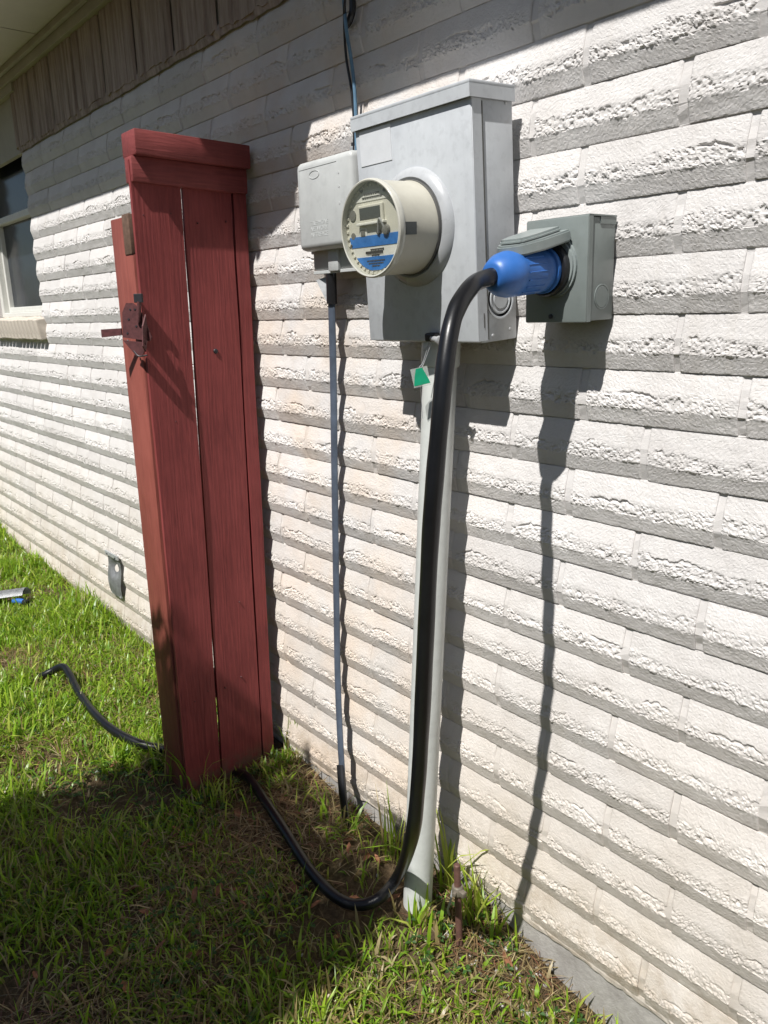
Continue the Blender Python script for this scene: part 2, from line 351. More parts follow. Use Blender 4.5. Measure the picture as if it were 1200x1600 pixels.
# ------------------------------------------------------------------ house: wall, bricks, soffit, window
house = thing('house', 'white painted split brick house with a pale soffit and a dark window', 'house', (0, 0, 0))
ZB = [.05 + .108 * i for i in range(6)] + [.698 + .1005 * i for i in range(17)]
PHASE = [.79, .40, .935, .445, .92, .45, .86 + .06, .52, .985, .53, .03, .56, .11, .72, .07, .68, .04, .66, .04, .67, .05, .6]
PITCH = .3145; XL, XR = -9.0, 1.6
WX0, WX1, WZ0, WZ1 = -5.06, -4.19, 1.535, 2.59
PV = [0, .02, .29, .33, .60, .95, 1]; PD = [.0031, .0040, .0118, .0136, .0112, .0028, .0015]
def brick_mesh(name, nx, nz, rng, L=PITCH - .0115, Hh=.0985):
    u = np.linspace(0, 1, nx); v = np.linspace(0, 1, nz); U, V_ = np.meshgrid(u, v)
    d = np.interp(v, PV, PD)[:, None] * np.ones((1, nx))
    wob = grid_noise(nx, 1, 6, 1, rng)[0] * .17
    wob2 = grid_noise(nx, 1, 16, 1, rng)[0] * .055 + grid_noise(nx, 1, 60, 1, rng)[0] * .03
    lo = .30 + wob2; hi = .60 + wob + grid_noise(nx, 1, 40, 1, rng)[0] * .06
    band = np.clip((V_ - lo) / .012, 0, 1) * np.clip((hi - V_) / .05, 0, 1)
    band = band * np.clip(.95 + 1.0 * grid_noise(nx, 1, 5, 1, rng)[0], .6, 1)[None, :]
    r1 = grid_noise(nx, nz, 13, 6, rng); r2 = grid_noise(nx, nz, 34, 15, rng); r3 = grid_noise(nx, nz, 95, 30, rng)
    r4 = grid_noise(nx, nz, 34, 16, rng); r5 = grid_noise(nx, nz, 64, 30, rng)
    rough = .0030 * r1 + .0022 * r2 + .0030 * r3 - .0085 * np.clip(.10 - np.abs(r4 + .4 * r5), 0, 1) * (r1 > -.1) * 3.0 + .0006
    pit = -np.clip(-(r1 + .9 * r2 + .45 * r3) - .36, 0, 1) * .016
    d = d + band * (rough + pit - .0008)
    d = d + (1 - band) * (.0009 * r1 + .0009 * grid_noise(nx, nz, 110, 38, rng) + .0007 * grid_noise(nx, nz, 30, 3, rng))
    # occasional long crack between the top face and the broken band
    if rng.random() < .45:
        c0 = rng.random() * .6; ln = .12 + .3 * rng.random()
        cm = np.clip((u - c0) / .03, 0, 1) * np.clip((c0 + ln - u) / .03, 0, 1)
        d = d - cm[None, :] * np.clip(1 - np.abs(V_ - (hi - .03)[None, :]) / .035, 0, 1) * .007
    e = np.minimum(u, 1 - u) * L; d = d - (np.clip(1 - e / .0035, 0, 1) ** 2 * .0022)[None, :]
    X = -L / 2 + U * L + (V_ - .5) * 0; Zc = V_ * Hh + .001
    X = np.pad(X, 1, mode='edge'); Zc = np.pad(Zc, 1, mode='edge'); Y = np.pad(-d, 1, constant_values=.012)
    NX, NZ = nx + 2, nz + 2
    P = np.stack([X, Y, Zc], -1).reshape(-1, 3)
    Fc = [(j * NX + i, j * NX + i + 1, (j + 1) * NX + i + 1, (j + 1) * NX + i) for j in range(NZ - 1) for i in range(NX - 1)]
    return P, Fc
HI = []
for i in range(20):
    P, Fc = brick_mesh('brick', 140, 48, np.random.default_rng(100 + i)); me = pydata('brick', P.tolist(), Fc); me.materials.append(M['brick']); HI.append(me)
LO = [brick_mesh('brick', 26, 12, np.random.default_rng(300 + i)) for i in range(8)]
# mortar sheet (the wall itself), following the course profile a little deeper than the bricks
def make_wall():
    vs = []; zs = []
    for k in range(len(ZB) - 1):
        for v in (0, .02, .15, .29, .33, .46, .60, .78, .95):
            zs.append(ZB[k] + v * (ZB[k + 1] - ZB[k])); vs.append(np.interp(v, PV, PD) - .0036)
    zs.append(ZB[-1]); vs.append(0)
    xs = np.unique(np.concatenate([np.arange(XL, XR + .001, .03), [WX0, WX1]])); nx, nz = len(xs), len(zs)
    rn = np.random.default_rng(5).normal(0, .0008, (nz, nx))
    V = [(xs[i], -vs[j] + rn[j, i], zs[j]) for j in range(nz) for i in range(nx)]
    Fc = []
    for j in range(nz - 1):
        zc = (zs[j] + zs[j + 1]) / 2
        for i in range(nx - 1):
            xc = (xs[i] + xs[i + 1]) / 2
            if WX0 < xc < WX1 and zc > WZ0 - .1: continue
            Fc.append((j * nx + i, j * nx + i + 1, (j + 1) * nx + i + 1, (j + 1) * nx + i))
    # reveals of the window opening
    b = len(V)
    for xq in (WX0, WX1):
        V += [(xq, .004, 1.42), (xq, .12, 1.42), (xq, .12, 2.65), (xq, .004, 2.65)]; Fc.append((b, b + 1, b + 2, b + 3)); b += 4
    return obj('wall', pydata('wall', V, Fc), 'brick', house)
wall = make_wall()
cands = []
for k in range(len(ZB) - 1):
    z0, hh = ZB[k], ZB[k + 1] - ZB[k]; ph = (PHASE[k] % 1) * PITCH
    n0 = math.floor((XL - ph) / PITCH)
    for n in range(n0, n0 + 36):
        a, b = n * PITCH + ph, (n + 1) * PITCH + ph
        segs = [(a, b)]
        if z0 + hh > WZ0 - .1:
            segs = []
            if a < WX0: segs.append((a, min(b, WX0 + .004)))
            if b > WX1: segs.append((max(a, WX1 - .004), b))
        for s0, s1 in segs:
            s0, s1 = max(s0, XL), min(s1, XR)
            if s1 - s0 < .04: continue
            c = (s0 + s1) / 2; px, py, dz = PX((c, 0, z0 + hh / 2))
            inside = any(q[2] > .1 and -20 < q[0] < 1240 and -60 < q[1] < 1660 for q in (PX((xx_, 0, z0 + hh / 2)) for xx_ in (s0, c, s1)))
            dist = np.linalg.norm(np.array([c, 0, z0 + hh / 2]) - CAM)
            size = (s1 - s0) * hh * 1.28 / dist ** 3 if inside else 0
            cands.append((size, c, z0, s1 - s0, hh))
cands.sort(key=lambda t: -t[0])
r_jit = random.Random(12); rb = random.Random(3); farV = []; farF = []; off = 0
for i, (size, c, z0, ln, hh) in enumerate(cands):
    jx = rb.uniform(-.0025, .0025); jz = rb.uniform(-.0012, .0012); jy = rb.uniform(-.0009, .0009); tilt = rb.uniform(-.004, .004)
    sx = (ln - .0115) / (PITCH - .0115) * rb.uniform(.985, 1.0); sz = (hh - .001) / .0995
    if i < 300:
        o = bpy.data.objects.new('brick', HI[rb.randrange(len(HI))]); COL.objects.link(o); o.parent = wall
        o.location = (c + jx, jy, z0 + jz); o.scale = (sx * (-1 if rb.random() < .5 else 1), 1, sz); o.rotation_euler = (0, tilt, 0)
    else:
        P, Fc = LO[rb.randrange(len(LO))]
        farV.append(P * [sx, 1, sz] + [c + jx, jy, z0 + jz]); farF.append(np.array(Fc) + off); off += len(P)
fb = obj('bricks', pydata('bricks', np.concatenate(farV).tolist(), np.concatenate(farF).tolist()), 'brick', wall); fb['kind'] = 'stuff'
# foundation with a rough lip of mortar
def lumpy_strip(name, x0, x1, zt, zb, y, amp, mat, parent, step=.012, thick=.1):
    xs = np.arange(x0, x1 + step, step); n = len(xs); r = np.random.default_rng(9)
    e = np.cumsum(r.normal(0, .0016, n)); e = e - np.convolve(e, np.ones(25) / 25, 'same'); V = []; Fc = []
    prof = [(thick, zt), (0, zt), (-.25 * amp, zt * .5 + zb * .5), (0, zb)]
    for j, (py, pz) in enumerate(prof):
        for i in range(n):
            V.append((xs[i], (y + py + (r.normal(0, amp * .12) if j else 0)), pz + (e[i] * 1.0 if j == 3 else (e[(i * 3 + 40) % n] * .25 if j == 1 else 0))))
    for j in range(3):
        for i in range(n - 1): Fc.append((j * n + i, j * n + i + 1, (j + 1) * n + i + 1, (j + 1) * n + i))
    return obj(name, pydata(name, V, Fc), mat, parent)
lumpy_strip('foundation', XL, XR, .055, -.35, .003, .004, 'concrete', house, .02)
lumpy_strip('mortar_lip', XL, XR, .06, .040, -.0035, .006, 'brick', house, .012, .02)
# frieze of vertical grooved boards under the soffit
frieze = obj('frieze', box(XL, XR, -.004, .02, 2.30, 2.66), 'trim_paint', house)
def plank_mesh(seed):
    r = np.random.default_rng(seed); wv = .270; nx = 40; xs = np.linspace(0, wv, nx); zs = np.linspace(0, .30, 5)
    cuts = np.sort(np.array([.25, .48, .76]) * wv + r.normal(0, .006, 3)); dep = .012 + np.zeros(nx); e = np.minimum(xs, wv - xs)
    dep -= np.clip(1 - e / .006, 0, 1) * .008
    for c in cuts: dep -= np.exp(-((xs - c) / .0035) ** 2) * .007
    dep += grid_noise(nx, 2, 14, 1, r)[0] * .004
    V = []; Fc = []; bot = grid_noise(nx, 2, 10, 1, r)[0] * .012
    for j, z in enumerate(zs):
        for i in range(nx): V.append((xs[i], -dep[i] - .004, z + (bot[i] if j == 0 else 0)))
    b = len(V)
    for i in range(nx): V.append((xs[i], .004, bot[i]))
    for j in range(4):
        for i in range(nx - 1): Fc.append((j * nx + i, j * nx + i + 1, (j + 1) * nx + i + 1, (j + 1) * nx + i))
    for i in range(nx - 1): Fc.append((b + i, b + i + 1, i + 1, i))
    me = pydata('plank', V, Fc); me.materials.append(M['frieze']); return me
PM = [plank_mesh(s) for s in range(6)]
x = -3.934 - .288 * 17; i = 0
while x < XR - .3:
    if not (WX0 - .1 < x + .14 < WX1 - .05):
        o = bpy.data.objects.new('plank', PM[(i * 5 + 2) % 6]); COL.objects.link(o); o.parent = frieze; o.location = (x, -.002, 2.318 + .003 * math.sin(i * 2.1))
    x += .288; i += 1
lumpy_strip('frieze_mortar', XL, WX0, 2.335, 2.300, -.012, .012, 'frieze', house, .015, .03)
lumpy_strip('frieze_mortar', WX1, XR, 2.335, 2.300, -.012, .012, 'frieze', house, .015, .03)
EY, EZ = -.405, 2.655
soffit = obj('soffit', box(XL - .4, XR + .4, EY, .2, EZ, EZ + .02), 'soffit_paint', house)
obj('trim_board', box(XL, XR, -.040, -.0045, 2.592, EZ - .001, .003), 'trim_paint', soffit)
obj('trim_batten', box(XL, XR, -.060, -.041, 2.628, EZ - .001, .003), 'trim_paint', soffit)
for xs_ in np.arange(-8.5, 1.6, 1.22): obj('soffit_joint', box(xs_, xs_ + .004, EY + .002, -.062, EZ - .002, EZ + .004), 'trim_paint', soffit)
obj('fascia', box(XL - .4, XR + .4, EY - .022, EY - .001, EZ - .006, EZ + .15, .003), 'trim_paint', house)
bm = bmesh.new(); prism(bm, [(EY - .05, EZ + .15), (2.6, EZ + 1.25), (2.6, EZ + 1.29), (EY - .05, EZ + .19)], 'x', XL - .4, XR + .4); obj('roof', bm, 'shingle', house)
# window
win = obj('window', box(WX0, WX1, .118, .13, 1.42, 2.66), 'pane_dark', house)
def wbar(n, *a, mat='window_frame', **k): return obj(n, box(*a, **k), mat, win)
wbar('frame', WX0, WX0 + .045, .03, .118, 1.536, 2.59, bev=.004); wbar('frame', WX1 - .045, WX1, .03, .118, 1.536, 2.59, bev=.004)
wbar('frame', WX0 + .045, WX1 - .045, .03, .118, 2.55, 2.592, bev=.004); wbar('frame', WX0 + .045, WX1 - .045, .03, .118, 1.536, 1.562, bev=.004)
wbar('meeting_rail', WX0 + .045, WX1 - .045, .045, .112, 2.04, 2.075, bev=.004)
wbar('sash', WX0 + .046, WX0 + .072, .058, .11, 1.563, 2.039, bev=.003); wbar('sash', WX1 - .072, WX1 - .046, .058, .11, 1.563, 2.039, bev=.003)
wbar('sash', WX0 + .072, WX1 - .072, .058, .11, 1.563, 1.592, bev=.003)
wbar('pane', WX0 + .0725, WX1 - .0725, .082, .088, 1.5925, 2.0385, mat='pane_dark'); wbar('pane', WX0 + .0455, WX1 - .0455, .072, .078, 2.0755, 2.5495, mat='pane_dark')
wbar('head_trim', WX0 - .08, WX1 + .06, -.03, .029, 2.555, 2.591, mat='trim_paint')
sill = obj('sill', box(WX0 - .02, WX1 + .02, .0, .125, 1.42, 1.512), 'mortar', house)
for i in range(15):
    xx = WX0 - .06 + i * .0645
    o = obj('sill_brick', box(-.0285, .0285, -.045, .06, -.052, .052, .006), 'sill_brick', sill)
    o.location = (xx + .03, -.005, 1.478 + rb.uniform(-.002, .002)); o.rotation_euler = (math.radians(9), 0, rb.uniform(-.02, .02))

# ------------------------------------------------------------------ meter socket box (leans out a little at the top)
TH = math.radians(3.4); BO = Vector((-1.243, -.013, 1.459)); BR = Matrix.Translation(BO) @ Matrix.Rotation(TH, 4, 'X')
mb = thing('meter_box', 'large light grey metal meter socket box mounted on brick wall above conduit', 'meter box', BO, (TH, 0, 0))
bw, bh, bd = .169, .468, .118
obj('enclosure', box(-bw, bw, -bd + .012, 0, 0, bh - .004, .004), 'box_paint', mb, 1)
bm = bmesh.new(); bx(bm, -bw - .0015, bw + .0015, -bd, -bd + .0115, .003, bh - .024, .0035); bx(bm, bw - .002, bw + .0018, -bd + .002, -bd + .028, .004, bh - .026, .0005, 1); obj('cover', bm, 'box_paint', mb, 1)
bm = bmesh.new(); bx(bm, -bw - .006, bw + .006, -bd - .007, .0, bh - .0035, bh + .003, .0015); bx(bm, -bw - .006, bw + .006, -bd - .007, -bd - .0035, bh - .026, bh - .0038); bx(bm, bw + .0025, bw + .006, -bd - .0033, 0, bh - .026, bh - .0038); bx(bm, -bw - .006, -bw - .0025, -bd - .0033, 0, bh - .026, bh - .0038)
obj('hood', bm, 'box_paint', mb, 1)
obj('seam', box(bw + .0012, bw + .0022, -bd + .0285, -bd + .031, .006, bh - .03), 'print_ink', mb)
kn = obj('knockout', lathe(bmesh.new(), [(0, .040), (.0022, .040), (.0022, .0365), (.0005, .035), (.0005, .0305), (.0026, .0295), (.0026, .0265), (.0008, .025), (.0008, .0205), (.003, .0195), (.0025, .001)], (1, 0, 0), (bw - .0005, -bd + .068, .083), 40), 'box_paint', mb, 1)
for (yy, zz) in ((-.022, .02), (-.074, .012), (-.02, .44), (-.06, .448)):
    obj('screw', lathe(bmesh.new(), [(0, .004), (.0015, .0035), (.002, .001)], (1, 0, 0), (bw - .0002, yy, zz), 10), 'galvanised', mb)
obj('slot', box(bw + .0018, bw + .0026, -bd + .017, -bd + .019, .03, .058), 'print_ink', mb)
obj('sticker', box(-bw + .014, -bw + .115, -bd - .0012, -bd + .001, bh - .098, bh - .03), 'label_white', mb)
obj('meter_ring', lathe(bmesh.new(), [(0, .116), (.004, .115), (.010, .108), (.014, .103), (.016, .097), (.013, .092), (.0, .092)], (0, -1, 0), (0.002, -bd + .001, .232), 72), 'ring_paint', mb, 1)
bm = bmesh.new()
for zz in (.118, .104): bx(bm, -.03, .03, -bd - .0006, -bd + .001, zz, zz + .006)
lk = obj('seal_latch', box(.030, .062, -bd - .016, -bd + .004, .004, .022, .004), 'black_plastic', mb)
obj('barrel_lock', lathe(bmesh.new(), [(0, .006), (.026, .006), (.027, .009), (.034, .009), (.035, .007)], (1, -.25, -.1), (.050, -bd - .012, .011), 16), 'galvanised', mb, 1)

# ------------------------------------------------------------------ electric meter
mo = BR @ Vector((0.002, -bd - .012, .232))
mt = thing('electric_meter', 'round beige electricity meter with grey display and blue striped label', 'electric meter', mo, (TH, 0, 0)); DY = .018
obj('body', lathe(bmesh.new(), [(-.004, .0885), (.006, .0905), (.012, .0885), (.084, .0895), (.0945, .0905)], n=80), 'meter_beige', mt, 1)
obj('base_seam', lathe(bmesh.new(), [(-.003, .0915), (.004, .0925), (.007, .0915)], n=80), 'print_ink', mt, 1)
rim = obj('cover_rim', lathe(bmesh.new(), [(.112, .0906), (.115, .0925), (.121, .0928), (.126, .0920), (.1282, .0895), (.1275, .0872), (.124, .0866), (.112, .0864)], n=80, cap=False), 'meter_rim', mt, 1); rim.location.y = DY
fc = obj('faceplate', lathe(bmesh.new(), [(.110, .0785), (.1145, .0785)], n=64), 'meter_face', mt); fc.location.y = DY; fc.scale = (1.095, 1, 1.095)
for k in range(40):
    a = 2 * math.pi * k / 40
    if -2.6 < a - math.pi * 1.5 < -2.0: continue
    o = obj('rim_tooth', box(-.0025, .0025, -.1172, -.1140, .0800, .0858, .0006, 1), 'meter_face', mt); o.rotation_euler = (0, a, 0); o.location.y = DY
obj('lens', lathe(bmesh.new(), [(.1268, .0868), (.1274, .0868)], n=64), 'clear', mt).location.y = DY
def fbox(n, x0, x1, z0, z1, d0, d1, mat, parent=fc, bev=0.): return obj(n, box(x0, x1, -d1, -d0, z0, z1, bev), mat, parent)
def seg_label(n, z0, z1, r, d, mat):
    pts = []
    for t in np.linspace(z0, z1, 9): pts.append((math.sqrt(max(r * r - t * t, 0)), t))
    for t in np.linspace(z1, z0, 9): pts.append((-math.sqrt(max(r * r - t * t, 0)), t))
    return obj(n, prism(bmesh.new(), pts, 'y', -d, -.1143), mat, fc)
seg_label('label_paper', -.0715, -.0105, .0725, .1154, 'meter_white')
seg_label('blue_stripe', -.029, -.0100, .0718, .1163, 'meter_blue')
seg_label('blue_stripe', -.0708, -.047, .0718, .1163, 'meter_blue')
def seg2(z0, z1): return None
bm = bmesh.new(); rr = random.Random(5)
for zz, x0, x1 in ((.060, -.02, .022), (.054, -.026, .03), (-.0345, -.012, .026), (-.0445, -.01, .012), (-.054, -.024, .026), (-.0585, -.02, .022), (-.063, -.01, .012)):
    xq = x0
    while xq < x1:
        w_ = rr.uniform(.002, .0055); bx(bm, xq, min(xq + w_, x1), -.1170 if zz < .05 else -.1168, -.1142, zz - .0011, zz + .0011); xq += w_ + .0013
obj('print_lines', bm, 'print_ink', fc)
bm = bmesh.new(); xq = -.026
while xq < .022:
    w_ = rr.uniform(.0006, .0016); bx(bm, xq, xq + w_, -.1172, -.1142, -.0420, -.0372); xq += w_ + rr.uniform(.0005, .0012)
obj('barcode', bm, 'print_ink', fc)
seg_label('top_label', .048, .066, .0690, .1156, 'meter_white')
dp = fbox('display', -.037, .032, .012, .042, .1140, .1205, 'meter_face', bev=.002)
fbox('screen', -.0315, .0265, .0175, .0375, .1200, .1212, 'lcd', dp)
fbox('display_lip', -.041, .036, .008, .0125, .1140, .1235, 'meter_white', dp, .001)
obj('optical_port', lathe(bmesh.new(), [(.1140, .0095), (.1165, .0095)], (0, -1, 0), (-.058, 0, .028), 16), 'meter_grey', fc)
obj('optical_port', lathe(bmesh.new(), [(.1140, .006), (.1165, .006)], (0, -1, 0), (-.060, 0, -.008), 16), 'meter_grey', fc)
fbox('button', -.040, -.020, -.011, .004, .1140, .1165, 'meter_white', bev=.001); fbox('button_cap', -.036, -.024, -.009, .001, .1160, .1178, 'meter_grey')
obj('reset_arm', tube(bmesh.new(), [(.016, -.119, -.008), (.024, -.124, .012), (.029, -.124, .013), (.036, -.119, -.007)], .0022, 8), 'galvanised', fc, 1)
obj('reset_knob', lathe(bmesh.new(), [(.114, .009), (.121, .008), (.122, .004)], (0, -1, 0), (.036, 0, -.004), 20), 'meter_grey', fc, 1)
obj('reset_knob', lathe(bmesh.new(), [(.114, .005), (.119, .004)], (0, -1, 0), (.014, 0, -.006), 14), 'print_ink', fc, 1)
for a in (60, 112, 30, 200): obj('screw', lathe(bmesh.new(), [(.114, .0032), (.1175, .0026)], (0, -1, 0), (.071 * math.cos(math.radians(a)), 0, .071 * math.sin(math.radians(a))), 10), 'print_ink', fc)
w_ = obj('side_window', None or prism(bmesh.new(), [(.0880, -.012), (.0912, -.012), (.0912, .011), (.0880, .011)], 'y', -.094, -.066), 'lcd', mt)
w_.rotation_euler = (0, math.radians(4), 0)

# ------------------------------------------------------------------ telephone interface box
tb = thing('telephone_box', 'small pale grey plastic telephone interface box with chamfered cover beside meter', 'telephone box', (-1.615, -.013, 1.62))
obj('base', box(-.108, .108, -.052, 0, 0.004, .235, .010), 'telecom_plastic', tb, 1)
bm = bmesh.new(); bx(bm, -.118, .112, -.086, -.038, .052, .262, .016, 3); cv = obj('cover', bm, 'telecom_plastic', tb, 1)
obj('cover_lip', box(-.122, .116, -.046, -.037, .047, .267, .003), 'telecom_plastic', tb, 1)
bm = bmesh.new(); bx(bm, -.030, .012, -.060, -.045, .0, .058, .003); obj('cable_port', bm, 'telecom_plastic', tb, 1)
obj('bottom_lip', box(-.104, .104, -.0525, -.046, -.004, .0039, .001), 'telecom_plastic', tb)
add_text('embossed_text', 'TELEPHONE\nNETWORK\nINTERFACE', .0145, cv, 'telecom_plastic', (-.024, -.0862, .110), (math.pi / 2, 0, 0))
bm = bmesh.new(); tube(bm, [(-.036 + .021 * math.cos(t), -.0862, .226 + .009 * math.sin(t)) for t in np.linspace(0, 2 * math.pi, 25)], .0009, 6, raw=True); obj('embossed_oval', bm, 'telecom_plastic', cv)
bm = bmesh.new(); bx(bm, -.10, .055, -.0868, -.085, .2425, .2437); bx(bm, -.1005, -.0993, -.0868, -.085, .20, .2437); obj('embossed_line', bm, 'telecom_plastic', cv)
for (xx, zz) in ((.062, .217), (.062, .187), (.062, .150)): obj('embossed_mark', lathe(bmesh.new(), [(0, .0032), (.001, .0028)], (0, -1, 0), (xx, -.0857, zz), 12), 'telecom_plastic', cv)
obj('hanger_tab', box(.015, .052, -.014, -.004, .262, .288, .002), 'galvanised', tb)
obj('latch_tooth', box(.020, .030, -.012, -.002, .279, .296), 'dark_metal', tb)
# steel plate hanging under it
hp = obj('bracket_plate', prism(bmesh.new(), [(-.030, .0), (.022, .012), (.024, -.062), (.012, -.070), (-.004, -.045)], 'y', -.003, 0), 'galvanised')
hp.location = (-1.690, -.045, 1.602); hp.rotation_euler = (math.radians(-10), 0, math.radians(28)); tag(hp, 'small bent grey steel plate hanging under the telephone box', 'bracket')
# dark blue drop cable from it down to the lawn
cp = [W(517, 425, -.055), W(518, 470, -.048), W(521, 600, -.040), W(523, 760, -.034), W(526, 960, -.034), W(528, 1070, -.042), W(533, 1180, -.062), ZP(541, 1290, .01), ZP(543, 1303, -.02)]
dc = thing('drop_cable', 'thin dark blue flat cable running down wall from telephone box to grass', 'cable', tuple(cp[-1]))
def rel(o, e):
    o.parent = e; o.matrix_parent_inverse = Matrix.Translation(-Vector(e.location)); return o
rel(obj('cable', tube(bmesh.new(), [tuple(p) for p in cp], lambda t: .0135 if t < .86 else .0125, 12, 12, .42), 'drop_cable', None, 1), dc)
rel(obj('sleeve', tube(bmesh.new(), [tuple(p) for p in (W(517, 424, -.053), W(518, 450, -.050), W(518.5, 474, -.047))], .0155, 14, 6, .8), 'black_plastic', None, 1), dc)
rel(obj('boot', tube(bmesh.new(), [tuple(p) for p in (W(532, 1195, -.068), W(535, 1240, -.088), ZP(541, 1290, .012))], lambda t: .0155 - .003 * t, 12, 6, .6), 'black_plastic', None, 1), dc)  # black sleeve stands in for the shade on the cable's foot
# blue service wires from the eave
wt = BO + Vector((-.195, -.03, .41))
bwire = thing('service_wires', 'pair of thin blue wires dropping from the eave behind the meter box', 'wire', tuple(wt))
a = [W(534, -40, -.03), W(537, 0, -.03), W(541, 45, -.045), W(549, 95, -.03), W(554, 140, -.028), W(556, 185, -.03), W(557, 235, -.03)]
b = [W(545, -40, -.03), W(539, 0, -.05), W(538, 40, -.03), W(541, 90, -.02), W(549, 140, -.024), W(553, 190, -.026), W(553, 238, -.026)]
c = [W(549, -20, -.02), W(551, 12, -.022), W(547, 30, -.024), W(541, 40, -.022)]
rel(obj('wire', tube(bmesh.new(), [tuple(p) for p in a], .0042, 8), 'blue_wire', None, 1), bwire)
rel(obj('wire', tube(bmesh.new(), [tuple(p) for p in b], .0032, 8), 'black_plastic', None, 1), bwire)
rel(obj('wire_clip', tube(bmesh.new(), [tuple(p) for p in c], .008, 8), 'black_plastic', None, 1), bwire)

# ------------------------------------------------------------------ conduit
ct = BR @ Vector((.012, -.066, .004)); cb = Vector(ZP(652, 1418, .0)); cb.y = min(cb.y, -.12)
cdn = thing('conduit', 'thick pale grey plastic conduit rising from lawn to the meter box', 'conduit', tuple(cb))
ax = (cb - ct).normalized(); ln = (cb - ct).length
rel(obj('pipe', lathe(bmesh.new(), [(.0, .0375), (ln * .5, .0375), (ln + .12, .0375)], ax, ct, 40), 'pvc', None, 1), cdn)
rel(obj('coupling', lathe(bmesh.new(), [(-.002, .040), (.006, .0425), (.055, .0425), (.060, .040)], ax, ct, 40), 'pvc', None, 1), cdn)

# ------------------------------------------------------------------ ground rod
rb0 = Vector(ZP(718, 1478, -.02)); rt = Vector(W(714, 1352, rb0.y + .008))
gr = thing('ground_rod', 'short rusty ground rod with a clamp standing beside the conduit', 'ground rod', tuple(rb0))
rel(obj('rod', lathe(bmesh.new(), [(-.08, .0085), ((rt - rb0).length, .0085), ((rt - rb0).length + .003, .006)], rt - rb0, rb0, 16), 'copper_rod', None, 1), gr)
cc = rb0 + (rt - rb0) * .70
bm = bmesh.new(); lathe(bm, [(-.012, .013), (-.010, .0145), (.010, .0145), (.012, .013)], rt - rb0, cc, 14); bx(bm, cc.x + .008, cc.x + .026, cc.y - .008, cc.y + .006, cc.z - .007, cc.z + .007, .002); rel(obj('clamp', bm, 'brass_clamp', None, 1), gr)
rel(obj('bolt', lathe(bmesh.new(), [(0, .005), (.022, .005)], (.3, -1, 0), cc, 8), 'brass_clamp', None), gr)
rel(obj('earth_wire', tube(bmesh.new(), [tuple(cc + Vector(q)) for q in ((-.012, -.006, -.006), (-.016, -.01, -.04), (-.03, -.005, -.075), (-.05, .02, -.12))], .003, 6), 'galvanised', None, 1), gr)

# ------------------------------------------------------------------ seal and green tag
tg = Vector(W(657, 588, -.165))
sg = thing('seal_tag', 'small clear plastic seal tag with green shape hanging under the meter box', 'tag', tuple(tg))
lt = BR @ Vector((.046, -bd - .012, .006))
k_ = .0185
o = obj('tag_plate', box(-k_, k_, -.001, .001, -k_, k_, .0006, 1), 'tag_clear', sg); o.rotation_euler = (0, math.radians(-12), math.radians(38))
o2 = obj('green_print', prism(bmesh.new(), [(-.0175, -.0175), (.018, -.0175), (.0165, -.010), (.0075, .017), (-.006, .0175), (-.012, .002)], 'y', -.0022, -.0012), 'green_tag', o)
obj('tag_edge', box(-k_, k_, -.003, .003, -k_ - .003, -k_, .0006, 1), 'tag_clear', o)
for q in (-.004, .004):
    pts = [Vector((q, 0, k_)) , Vector((q * .5, .01, .03)), lt - tg + Vector((q, 0, 0))]
    obj('seal_wire', tube(bmesh.new(), [tuple(p) for p in pts], .0008, 5), 'galvanised', sg)
obj('seal_wire', tube(bmesh.new(), [tuple(lt - tg), tuple(lt - tg + Vector((-.02, .01, -.012))), tuple(lt - tg + Vector((-.045, .02, -.022)))], .0008, 5), 'galvanised', sg)
obj('seal_wire', tube(bmesh.new(), [(0, 0, -k_), (-.002, .004, -.05), (-.001, .006, -.09)], .0006, 5), 'galvanised', sg)

# ------------------------------------------------------------------ receptacle box
ro = Vector((-.915, -.013, 1.493))
rc = thing('receptacle_box', 'square grey green metal outlet box with flip lid mounted on brick wall', 'outlet box', tuple(ro), (math.radians(1.0), 0, 0))
rw, rh, rd = .067, .181, .084
obj('enclosure', box(-rw, rw, -rd + .006, 0, .002, rh - .002, .003), 'receptacle_paint', rc, 1)
bm = bmesh.new(); bx(bm, -rw - .0015, rw + .0015, -rd, -rd + .0058, 0, rh, .0025); bx(bm, rw + .0002, rw + .002, -rd + .0035, -rd + .014, .0005, rh - .0005); bx(bm, -rw - .0015, rw + .002, -rd + .003, 0.0, rh - .0015, rh + .0012)
obj('faceplate', bm, 'receptacle_paint', rc, 1)
obj('side_lip', box(rw - .001, rw + .0012, -.0775 + .03, 0, rh - .014, rh - .002), 'receptacle_paint', rc)
obj('knockout', lathe(bmesh.new(), [(0, .0225), (.0014, .0225), (.0016, .0205), (.0006, .0195), (.0016, .0185), (.0016, .001)], (1, 0, 0), (rw - .0002, -.036, .043), 32), 'receptacle_paint', rc, 1)
obj('screw', lathe(bmesh.new(), [(0, .0045), (.003, .004), (.0035, .002)], (0, -1, 0), (-.008, -rd + .0005, .011), 14), 'dark_metal', rc, 1)
fx, fz = -.008, .098
def dshape(r, flat): 
    return [(fx + r * math.cos(t), fz + max(-flat, min(flat, r * math.sin(t)))) for t in np.linspace(0, 2 * math.pi, 40, endpoint=False)]
fl = obj('flange', prism(bmesh.new(), dshape(.0565, .052), 'y', -rd - .005, -rd + .001), 'lid_plastic', rc)
obj('flange_step', prism(bmesh.new(), dshape(.052, .048), 'y', -rd - .009, -rd - .0049), 'lid_plastic', rc)
obj('socket', lathe(bmesh.new(), [(0, .0475), (.013, .0475), (.016, .045)], (0, -1, 0), (fx, -rd - .006, fz - .004), 40), 'black_plastic', rc, 1)
